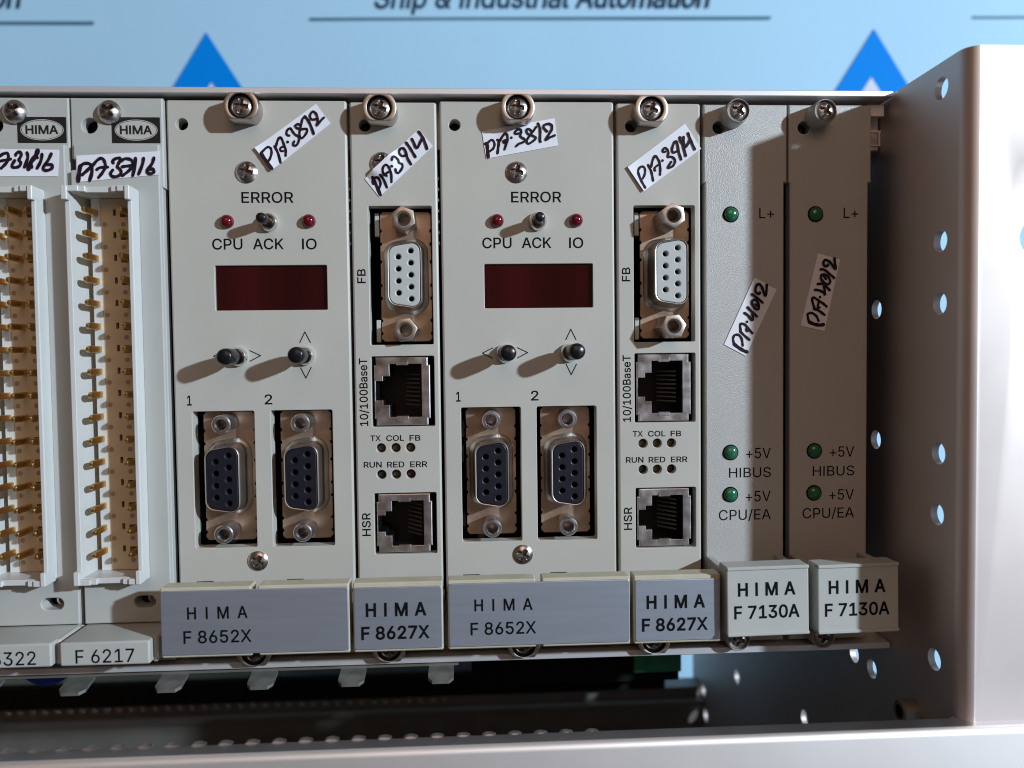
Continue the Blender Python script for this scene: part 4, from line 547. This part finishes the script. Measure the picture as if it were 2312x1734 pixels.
# ------------------------------------------------------------------ narrow network cards
JOP = [(8.15, 67.9), (15.5, 67.9), (15.5, 55.65), (8.15, 55.65), (8.15, 58.47), (6.63, 58.47), (6.63, 59.55), (4.95, 59.55), (4.95, 64.0), (6.65, 64.0), (6.65, 65.1), (8.15, 65.1)]
JOP2 = [(x, 25.7+(z-55.65)*(36.2-25.7)/(67.9-55.65)) for x, z in JOP]
def com_card(x0):
    W = 20.32
    t = thing('network_card', 'narrow grey card with network jacks standing between the two wide display cards', 'circuit card', (x0, 0, 0), 'grey plug-in cards of the rack')
    led = [(5.98+3.37*i, z) for z in (48.6, 42.45) for i in range(3)]
    holes = [circ(3.6, 122.1, 1.35, 22), rrect(4.05, 72.35, 18.4, 103.95, 0.3, 2), rrect(4.1, 53.5, 18.45, 69.7, 0.3, 2), rrect(4.2, 23.85, 18.5, 38.1, 0.3, 2), rrect(4.1, 16.5, 8.05, 18.2)]
    holes += [circ(x, z, 1.08, 18) for x, z in led]
    obj('front_panel', MB().plate(rrect(0.2, 0.9, W-0.5, 127.4, 0.5, 3), holes, 0, 3.0, 0.45, 0.14), 'paint', t)
    obj('light_blocker', MB().box(0.9, W-1.0, 14, 110, 4, 124), 'dark', t)  # added dark box that blocks light behind the cut-outs
    obj('circuit_board', MB().box(2.3, 3.9, 3.5, 14, 10, 120), 'pcb', t)
    collar_nut(t, 7.45, 124.8, 0.35); collar_nut(t, 7.45, 3.2, 0.8)
    for i, (x, z) in enumerate(led): dome_led(t, x, z, 0.98, ('amber_off', 'amber_off', 'amber_off', 'green_off', 'amber_off', 'red_off')[i], y=2.1, h=0.9)
    for z0, z1 in ((97.6, 103.0), (73.0, 78.2)):
        obj('bracket', MB().box(5.0, 6.05, 3.6, 5.2, z0, z1, 0.1), 'badge_light', t)
    network_jack(t, 4.65, 17.5, 53.75, 69.5, JOP, 'a'); network_jack(t, 4.7, 17.5, 24.15, 37.85, JOP2, 'b')
    words(t, (('TX', 3.62, 50.27, 1.25, 2.32), ('COL', 7.25, 50.24, 1.25, 4.05), ('FB', 12.6, 50.2, 1.25, 2.42), ('RUN', 2.0, 44.15, 1.28, 4.05), ('RED', 7.35, 44.1, 1.28, 3.9), ('ERR', 12.65, 44.07, 1.28, 3.85)), 0.035)
    words(t, (('FB', 3.17, 86.5, 1.85, 3.15), ('10/100BaseT', 3.15, 53.8, 1.8, 15.5), ('HSR', 3.25, 28.3, 1.85, 5.3)), 0.04, vert=True)
    handle(t, [(0.95, 20.2)], 5.9, 21.0, (1.2, 6.6, 20.0, 20.1),
           [('HIMA', 3.8, 13.85, 2.75, 12.7, 0.13, 0.92), ('F 8627X', 2.75, 8.85, 2.68, 14.4, 0.12, None)], 'silver_plate', 'beige')
    return t
com1 = com_card(60.96)
com2 = copy_tree(com1)
com2.location.x = 121.92*MM
com2['label'] = 'narrow grey card with network jacks standing beside the card with speckled panel'
screw(com1, 7.3, 113.6, 2.5, 1.2, turn=0.2)
serial_port(com1, 12.15, 88.2, 'ivory', 'yellow_zinc', 3.4, 4.6, 'hex', 6.0)
serial_port(com2, 12.15, 88.3, 'ivory', 'yellow_zinc', 3.4, 6.6, 'hex', 8.4)
slot_strip(com1, '16', 3.7, 121.8, 3.9); slot_strip(com2, '19', 3.7, 121.8, 3.9)
sp = obj('shield_spring', springs, 'nickel', com1, key='springs', loc=(20.05, 0, 0)); sp['kind'] = 'stuff'
sticker(com1, 's39a', bumps=((7.3, 113.6, 2.5, 1.25),), label='white paper sticker lying slanted over a screw head')
sticker(com2, 's39b', label='white paper sticker slanted across the whole panel width', curl=0.4)

# ------------------------------------------------------------------ speckled power cards
def power_card(x0):
    t = thing('power_card', 'speckled grey card with three green lamps, its left half in bright light', 'circuit card', (x0, 0, 0), 'grey plug-in cards of the rack')
    out = [(0.55, 0.9), (19.3, 0.9), (19.3, 109.2), (20.0, 109.2), (20.0, 127.2), (0.2, 127.2), (0.2, 109.2), (0.55, 109.2)]
    holes = [circ(3.85, 121.9, 1.45, 22)]
    obj('front_panel', MB().plate(out, holes, 0, 2.6, 0.35, 0.16), 'speckle', t)
    obj('light_blocker', MB().box(0.9, 18.9, 6, 110, 4, 124), 'dark', t)  # added dark box, blocks light behind the card
    for z, tu in ((124.35, 0.6), (3.1, 0.3)):
        bs = obj('screw_boss', lambda: MB().revolve([(2.85, 0), (2.78, -4.3), (2.55, -4.75), (2.5, -4.75), (2.45, -3.4), (0, -3.4)], n=32), 'speckle', t, key='boss', loc=(6.85, 0, z))
        screw(bs, 0, 0, 2.38, 1.2, y=-3.75, turn=tu)
    for x, z in ((6.65, 101.85), (6.52, 46.1), (6.45, 36.1)):
        dome_led(t, x, z, 1.6, 'green_led', h=1.0)
        obj('lamp_collar', lambda: MB().revolve([(1.92, 0.02), (1.85, -0.09), (1.62, -0.09), (1.6, 0.02)], n=28), 'ink', t, key='lc', loc=(x, 0, z))
    words(t, (('L+', 13.4, 100.93, 2.42, 3.5), ('+5V', 10.3, 44.62, 2.46, 5.88), ('HIBUS', 6.15, 40.15, 2.3, 10.05), ('+5V', 10.2, 34.38, 2.46, 5.95), ('CPU/EA', 3.7, 30.05, 2.42, 12.5)), 0.008)
    def hm():
        mb = MB(); mb.plate(rrect(0.75, 7.8, 19.0, 22.9, 0.25, 2), [], -15.0, -10.2, 0.3)
        mb.box(0.75, 19.0, -15.3, -13.6, 22.2, 23.0, 0.18); mb.box(0.75, 19.0, -15.3, -13.6, 7.7, 8.5, 0.18)
        mb.box(0.9, 2.6, -10.3, 0, 9.5, 21.5, 0.2); mb.box(17.2, 18.9, -10.3, 0, 9.5, 21.5, 0.2)
        return mb
    h = obj('handle', hm, 'cream', t, rot=(0, -0.012, 0))
    for mb in (text('HIMA', 3.35, 16.6, 2.75, 12.5, 0.12, 0.92, -15.03), text('F 7130A', 2.45, 11.6, 2.72, 14.3, 0.10, None, -15.03)): obj('lettering', mb, 'ink', h)
    return t
pow1 = power_card(142.24)
pow2 = copy_tree(pow1); pow2.location.x = 162.42*MM
pow2['label'] = 'speckled grey card with three green lamps, shaded and nearest the perforated side plate'
slot_strip(pow1, '20', 3.8, 121.7, 3.2); slot_strip(pow2, '21', 3.8, 121.7, 3.2)
sticker(pow1, 's40a', label='white paper sticker half in sunlight'.replace('sunlight', 'bright light'))
sticker(pow2, 's40b', label='white paper sticker wholly in shade')

# ------------------------------------------------------------------ terminal cards with pin connectors
YF = -2.0
def terminal_card(x0, cols, code, label):
    t = thing('terminal_card', label, 'circuit card', (x0, 0, 0), 'grey plug-in cards of the rack')
    out = [(0.15, 0.9), (19.6, 0.9), (19.6, 107.9), (20.1, 107.9), (20.1, 127.7), (0.1, 127.7), (0.1, 114.3), (1.3, 113.9), (1.3, 111.7), (0.1, 111.6)]
    slot = [(x, z) for x, z in rrect(11.2, 13.6, 16.0, 16.3, 1.34, 6)]
    obj('front_panel', MB().plate(out, [circ(4.15, 121.6, 1.72, 24), rrect(0.9, 20.8, 14.6, 106.8), slot], -0.9, 2.0, 0.3, 0.16), 'plastic', t)
    obj('number_hole', lambda: MB().box(1.5, 7, 3.0, 3.4, 118, 125), 'dark', t, key='nh')
    obj('light_blocker', lambda: MB().box(0.4, 20.1, 7, 110, 4, 124), 'dark', t, key='tblocker')  # added dark box, stops light showing through the gaps
    face = [(0.25, 10.2), (19.45, 10.2), (19.45, 117.2), (1.0, 117.2), (1.0, 114.2), (1.35, 113.8), (1.35, 111.7), (0.25, 111.5)]
    hole = [(0.75, 20.6), (14.75, 20.6), (14.75, 107.0), (0.75, 107.0)]
    obj('raised_face', MB().plate(face, [hole, slot], YF, -0.7, 0.25, 0.25), 'plastic', t)
    obj('slot_screw', lambda: MB().box(10.5, 16.6, 2.2, 2.6, 13, 17, m=1).revolve([(1.5, 2.0), (1.5, 0.6), (1.0, 0.5), (0.8, 1.6), (0, 1.6)], 14.7, 15.2, 20), ['tin', 'dark'], t, key='ss')
    # label block along the foot
    blk = roundpoly([(0.3, 4.9), (18.9, 4.9), (18.9, 9.95), (0.3, 9.95)], 0.45, 3)
    def bm_():
        mb = MB(); mb.plate(blk, [], -12.9, YF+0.5, 0.35)
        mb.box(18.3, 19.7, -10.6, YF+0.4, 4.4, 9.9, 0.4)
        return mb
    b = obj('label_block', bm_, 'plastic', t, key='lblk')
    obj('lettering', text(code, 3.6, 5.5, 2.85, 12.1, 0.03, None, -12.93), 'ink', b)
    bg_ = obj('badge', lambda: MB().plate(rrect(9.0, 117.75, 19.5, 123.45, 0.1, 1), [], -1.0, -0.9, 0.03), 'badge', t, key='badge')
    def ell():
        def e(rx, rz, n=48): return [(14.3+rx*math.cos(2*math.pi*i/n), 120.6+rz*math.sin(2*math.pi*i/n)) for i in range(n)]
        mb = MB(); mb.sheet(e(4.65, 2.3), [e(4.48, 2.15)], -1.03, 0); mb.sheet(e(4.36, 2.04), [], -1.03, 0)
        return mb
    obj('badge_oval', ell, 'badge_light', bg_, key='oval')
    obj('lettering', text('HIMA', 10.85, 119.75, 1.78, 6.85, 0.09, None, -1.06), 'badge', bg_)
    screw(t, 8.7, 124.45, 2.6, 1.9, y=-1.0, turn=0.9, depth=1.1)
    # connector shroud
    def shroud():
        mb = MB(); o = rrect(0.6, 20.3, 14.85, 107.2, 0.3, 2); i = rrect(1.75, 21.6, 13.9, 105.9)
        mb.plate(o, [i], -5.6, 3.4, 0.2, 0.12)
        for za, zb in ((20.3, 23.3), (104.2, 107.2)):
            mb.box(0.58, 1.78, -7.0, -4.5, za, zb, 0.12); mb.box(13.87, 14.87, -7.0, -4.5, za, zb, 0.12)
        for xa, xb, h in ((1.7, 4.0, -6.7), (4.0, 5.2, -6.2), (10.8, 12.2, -6.3), (12.2, 13.9, -6.7)):
            mb.box(xa, xb, h, -4.8, 20.25, 21.5, 0.1); mb.box(xa, xb, h, -4.8, 106.0, 107.25, 0.1)
        return mb
    c = obj('pin_connector', shroud, 'shroud', t, key='shroud')
    def base():
        hs = [rrect(7.95, 97.1-5.08*k+4.95, 8.6, 98.5-5.08*k+4.95) for k in range(16)] if len(cols) == 2 else []
        hs += [rrect(9.5, 96.6-5.08*k+5.08, 12.4, 98.1-5.08*k+5.08) for k in range(16)]
        mb = MB(); mb.plate(rrect(3.3, 21.7, 13.8, 105.8), hs, 0.6, 3.0, 0.08, 0.0)
        mb.sheet(rrect(1.75, 21.6, 13.8, 105.8), [], 3.1, 0)
        if len(cols) == 2:
            for k in range(16): mb.sheet(rrect(7.95, 97.1-5.08*k+4.95, 8.6, 98.5-5.08*k+4.95), [], 3.08, 1)
        for k in range(16):
            for x in (6.1, 10.2): mb.sheet(circ(x, 100.1-5.08*k, 0.55, 12), [], 0.585, 2)
        return mb
    obj('ledge', lambda: MB().box(3.25, 5.2, 0.5, 1.5, 21.65, 105.85), 'shroud', c, key='ledge')
    obj('connector_base', base, ['floor', 'dark', 'grey_dot'], c, key=('cbase', len(cols)))
    def pin():
        def lp(y, w, h): return [(x, y, z) for x, z in rrect(-w, -h, w, h, min(w, h)*0.5, 2)]
        return MB().loft([lp(1.6, 0.5, 0.72), lp(-4.1, 0.5, 0.72), lp(-4.75, 0.42, 0.56), lp(-5.05, 0.26, 0.30)], 0, True, True)
    for x in cols:
        for k in range(16):
            p = obj('pin', pin, 'gold', c, key='pin', loc=(x, 0, 102.55-5.08*k+random.uniform(-.06, .06)))
            p.rotation_euler = (random.uniform(-.012, .012), 0, random.uniform(-.03, .03))
    return t
term1 = terminal_card(-20.32, (4.2, 8.0, 11.8), 'F 3322', 'grey card with three close columns of gold pins in a white shroud')
term2 = terminal_card(0.0, (4.2, 11.8), 'F 6217', 'grey card with two spaced columns of gold pins beside a wide display card')
sticker(term1, 's31', surf=YF, label='white paper sticker with a scribbled-over figure')
sticker(term2, 's37', surf=YF, label='white paper sticker with a pencil dot in its corner')

# ------------------------------------------------------------------ the rack itself
rack = thing('equipment_rack', 'silver metal rack frame holding all the grey plug-in cards', 'rack', (0, 0, 0))
XL, XR = -75.0, 186.6
def top_rail():
    mb = MB(); mb.box(XL, XR, -2.0, 16, 128.5, 129.85, 0.15); mb.box(XL, XR, 5.0, 14, 118, 128.6)
    return mb
obj('top_rail', top_rail(), 'alu_rail', rack)
def bottom_rail():
    mb = MB(); mb.box(XL, XR, -2.0, 16, -1.15, 0.35, 0.15); mb.box(XL, XR, 5.0, 14, -1.0, 8.0)
    return mb
obj('bottom_rail', bottom_rail(), 'alu_rail', rack)
obj('guide_rail', MB().box(XL, 84.0, -0.6, 4, -2.5, -1.45, 0.1), 'steel_dark', rack)
# upper end fittings beside the last card
def fit():
    mb = MB(); mb.box(182.0, 186.0, 1.0, 2.0, 124.9, 127.6, 0.05)
    mb.box(182.0, 185.9, 2.2, 3.0, 121.5, 121.95); mb.box(185.3, 185.75, 2.2, 3.0, 118.6, 121.5); mb.box(182.0, 185.8, 2.2, 3.0, 118.3, 118.6)
    return mb
obj('end_bracket', fit(), 'alu_rail', rack)
# folded side plate with the mounting ear: profile in plan, holes through both leaves
def side_plate():
    mb = MB(); th = 1.5; ztop = 130.0; zbot = -6.3; Rr = 3.0
    X = 187.0; ye = -28.5
    holes = [(-19.6, 124.35, 2.35), (-19.7, 92.58, 2.35), (-19.75, 79.47, 2.35), (-19.7, 47.69, 2.35), (-19.4, 34.59, 2.35), (-18.8, 2.9, 2.35), (5.8, 79.74, 2.3), (5.8, 47.87, 2.3),
             (16.0, -9.4, 2.35), (7.1, -9.83, 2.35), (105.8, -53.5, 2.6), (148.5, -77.6, 2.4), (145.4, -87.2, 2.6), (46.1, -41.1, 2.5)]
    # leaf along y (drawn in y,z, then turned to x = const)
    f = ye+Rr
    out = [(f, zbot), (f+18, -22), (f+40, -100), (165, -100), (165, ztop-2), (f, ztop-0.2)]
    hl = [circ(y, z, r, 24) for y, z, r in holes]
    flat, tri = fill([ccw(out)]+[list(reversed(ccw(h))) for h in hl])
    mb.add([(X, y, z) for y, z in flat], tri); mb.add([(X+th, y, z) for y, z in flat], tri)
    for l in [out]+hl: mb.loft([[(X, y, z) for y, z in l], [(X+th, y, z) for y, z in l]])
    # fold and ear
    for kk, (rad, nz) in enumerate(((Rr, 0), (Rr-th, 0))):
        pts = [(X+Rr-rad*math.cos(a), f-rad*math.sin(a)) for a in [math.pi/2*i/8 for i in range(9)]]
        V = [(x, y, zz) for x, y in pts for zz in (zbot, ztop-0.2*(1 if kk < 9 else 0))]
        mb.add(V, [(2*i, 2*i+1, 2*i+3, 2*i+2) for i in range(8)])
    pa = [(X+Rr-Rr*math.cos(a), f-Rr*math.sin(a)) for a in [math.pi/2*i/8 for i in range(9)]]
    pb = [(X+Rr-(Rr-th)*math.cos(a), f-(Rr-th)*math.sin(a)) for a in [math.pi/2*i/8 for i in range(9)]]
    for zz in (zbot, ztop-0.2):
        V = [(x, y, zz) for x, y in pa]+[(x, y, zz) for x, y in pb]
        mb.add(V, [(i, i+1, 10+i, 9+i) for i in range(8)])
    ear = [(X+Rr, zbot), (236, zbot), (236, ztop-0.2), (X+Rr, ztop-0.2)]
    slots = [rrect(197.9, 88.1, 210, 95.6, 3.7, 8)]
    mb.plate(ear, slots, ye, ye+th, 0.0, 0.15)
    return mb
obj('side_plate', side_plate(), 'alu', rack, angle=30)
# lower front cover with a turned lip
def cover():
    mb = MB(); yf = -31.4; r = 1.3; zt = -6.25
    prof = [(yf+r, zt-1.4), (yf+r, zt)]+[(yf+r-r*math.sin(a), zt-r+r*math.cos(a)) for a in [math.pi/2*i/6 for i in range(1, 7)]]+[(yf, -90), (yf+1.4, -90), (yf+1.4, zt-1.6)]
    mb.loft([[(x, y, z) for y, z in prof] for x in (XL, 240)], 0, True, True)
    return mb
obj('cover_lip', MB().box(XL, 240, -30.1, -26.6, -7.4, -6.27), 'alu_lip', rack)
obj('front_cover', cover(), 'alu_cover', rack, angle=40)
for k in range(48):
    def finger():
        mb = MB(); V = []; F = []; n = 10
        for i in range(n+1):
            a = math.pi*i/n
            for yy in (-26.6, -25.4): V.append((-1.4*math.cos(a), yy, -6.4+0.5*math.sin(a)**1.3))
        for i in range(n): F.append((2*i, 2*i+1, 2*i+3, 2*i+2))
        F.append(tuple(2*i for i in range(n+1))); F.append(tuple(2*i+1 for i in range(n, -1, -1)))
        return mb.add(V, F)
    x = 2.2+5.2*(k-14)
    if XL < x < 112: obj('gasket_finger', finger, 'tin', rack, key='gf', loc=(x, 0, -0.0065*max(0, x-60)))
# rear lower rail with a row of tapped holes
def rear():
    mb = MB(); mb.box(XL-80, 187, 146, 150, -83.6, -81.0, 0.4); mb.box(XL-80, 187, 150, 160, -100, -76.5, 0.3); return mb
obj('rear_crossbar', MB().box(XL-80, 168, 140, 144, -72.6, -63.3, 0.4), 'dark', rack)
rr = obj('rear_rail', rear(), 'steel_dark', rack)
for k in range(52):
    x = -129.0+5.08*k
    if x < 78: obj('rail_stud', lambda: MB().revolve([(1.15, 0.6), (1.15, -0.25), (0.8, -0.6), (0, -0.7)], n=14), 'chrome', rr, key='stud', loc=(x, 150, -78.2))
obj('floor_plate', MB().box(XL-80, 187, -29, 120, -101.5, -100), 'steel_dark', rack)
# backplane parts hanging behind the lower rail
obj('backplane', MB().box(86.6, 152.3, 60, 62, -34, -3, 0.1), 'dark', rack)
obj('backplane', MB().box(137.4, 152.45, 57.5, 59, -30.3, -3, 0.1), 'pcb_green', rack)
obj('cable_duct', MB().box(XL-80, 83.5, 30, 33, -11.0, -3, 0.1), 'dark', rack)
# earthing tabs under the lower rail
def tab():
    mb = MB(); pts = [(-2.9, 0), (2.9, 0), (2.9, 4.8), (1.9, 6.1), (-1.9, 6.1), (-2.9, 4.8)]
    V = []
    for dz in (0, 0.8):
        for x, d in pts: V.append((x, -0.4-d*0.93, -2.3-d*0.22-dz*0.93))
    n = len(pts); F = [tuple(range(n)), tuple(range(2*n-1, n-1, -1))]+[(i, (i+1) % n, n+(i+1) % n, n+i) for i in range(n)]
    mb.add(V, F)
    return mb
for k in range(5): obj('earth_tab', tab, 'tab_steel', rack, key='tab', loc=(-0.9+20.25*k+(-0.6 if k == 0 else 0), 0, 0))
obj('earth_tab', tab, 'tab_steel', rack, key='tab', loc=(-21.5, 0, 0))
# socket screw low on the side plate
def bolt():
    mb = MB(); n = 26
    V = []
    pr = [(2.6, 0.0), (2.6, -3.4), (2.3, -3.8), (1.45, -3.8)]
    for r, x in pr: V.append([(187.0+x, -11.9+r*math.cos(2*math.pi*i/n), -11.6+r*math.sin(2*math.pi*i/n)) for i in range(n)])
    mb.loft(V)
    h = [[(187.0+x, -11.9+1.45*math.cos(2*math.pi*i/n), -11.6+1.45*math.sin(2*math.pi*i/n)) for i in range(n)] for x in (-3.8, -1.6)]
    mb.loft(h, 1, False, True)
    return mb
obj('socket_screw', bolt(), ['steel_dark', 'dark'], rack)

cap = obj('cable_cap', MB().revolve([(7.2, 6), (7.2, 0), (6.4, -1.6), (3.5, -2.4), (0, -2.6)], n=32), 'blue_cap', None, loc=(-20.6, 20, -5.5))
tag(cap, 'round blue plastic cap peeping out below the lower rail', 'cap')

# ------------------------------------------------------------------ printed banner behind, and the table
def banner_sheet():
    mb = MB(); nx, nz = 60, 40; V = []; F = []
    for j in range(nz+1):
        for i in range(nx+1):
            x = -330+880*i/nx; z = -96+560*j/nz
            y = 0.25*math.sin(x*0.021+z*0.013)+1.6*math.exp(-((x-118-0.25*(z-205))/9)**2)*math.exp(-((z-204)/17)**2)*math.sin((x-118)*0.35)
            V.append((x, 203+y, z))
    W = nx+1
    for j in range(nz):
        for i in range(nx): F.append((j*W+i, j*W+i+1, (j+1)*W+i+1, (j+1)*W+i))
    return mb.add(V, F)
ban = thing('printed_banner', 'pale blue printed banner with blue triangles hanging behind the rack', 'banner', (0, 0, 0))
obj('banner_sheet', banner_sheet(), 'vinyl', ban)
YB = 202.55
for ax, az, l, r in ((-37.0, 226.0, 0.53, 0.72), (290.6, 230.6, 0.68, 0.60)):
    H = 78
    tri = [(ax-H*(l+r)/2*1.0, az-H), (ax+H*(l+r)/2, az-H), (ax, az)]
    obj('blue_triangle', MB().sheet(tri, [], YB, 0), 'vinyl_blue', ban)
    ix, iz, h = (ax+1.8, az-24.0, 45) if ax < 0 else (ax-1.4, az-24.0, 45)
    obj('white_triangle', MB().sheet([(ix-h*0.66, iz-h), (ix+h*0.66, iz-h), (ix, iz)], [], YB-0.1, 0), 'vinyl_white', ban)
for x0, x1, z0, z1 in ((-330, -89.2, 227.2, 229.8), (12.0, 238.1, 232.5, 235.5), (341.1, 550, 236.6, 239.5)):
    obj('printed_line', MB().add([(x0, YB, z0-0.7), (x1, YB, z1-0.7), (x1, YB, z1+0.7), (x0, YB, z0+0.7)], [(0, 1, 2, 3)]), 'vinyl_line', ban)
for x, z, w in ((43.0, 238.1, 163.5), (-284.5, 234.4, 161.0), (372, 242.5, 163)):
    o = obj('lettering', text('Ship & Industrial Automation', 0, 0, 10.2, w, 0.35, None, 0, shear=0.2), 'vinyl_ink', ban, loc=(x, YB, z), rot=(0, -0.0135, 0))
tb = obj('tabletop', MB().box(-700, 900, -500, 320, -132, -102, 2), 'table', None)
tb['kind'] = 'structure'
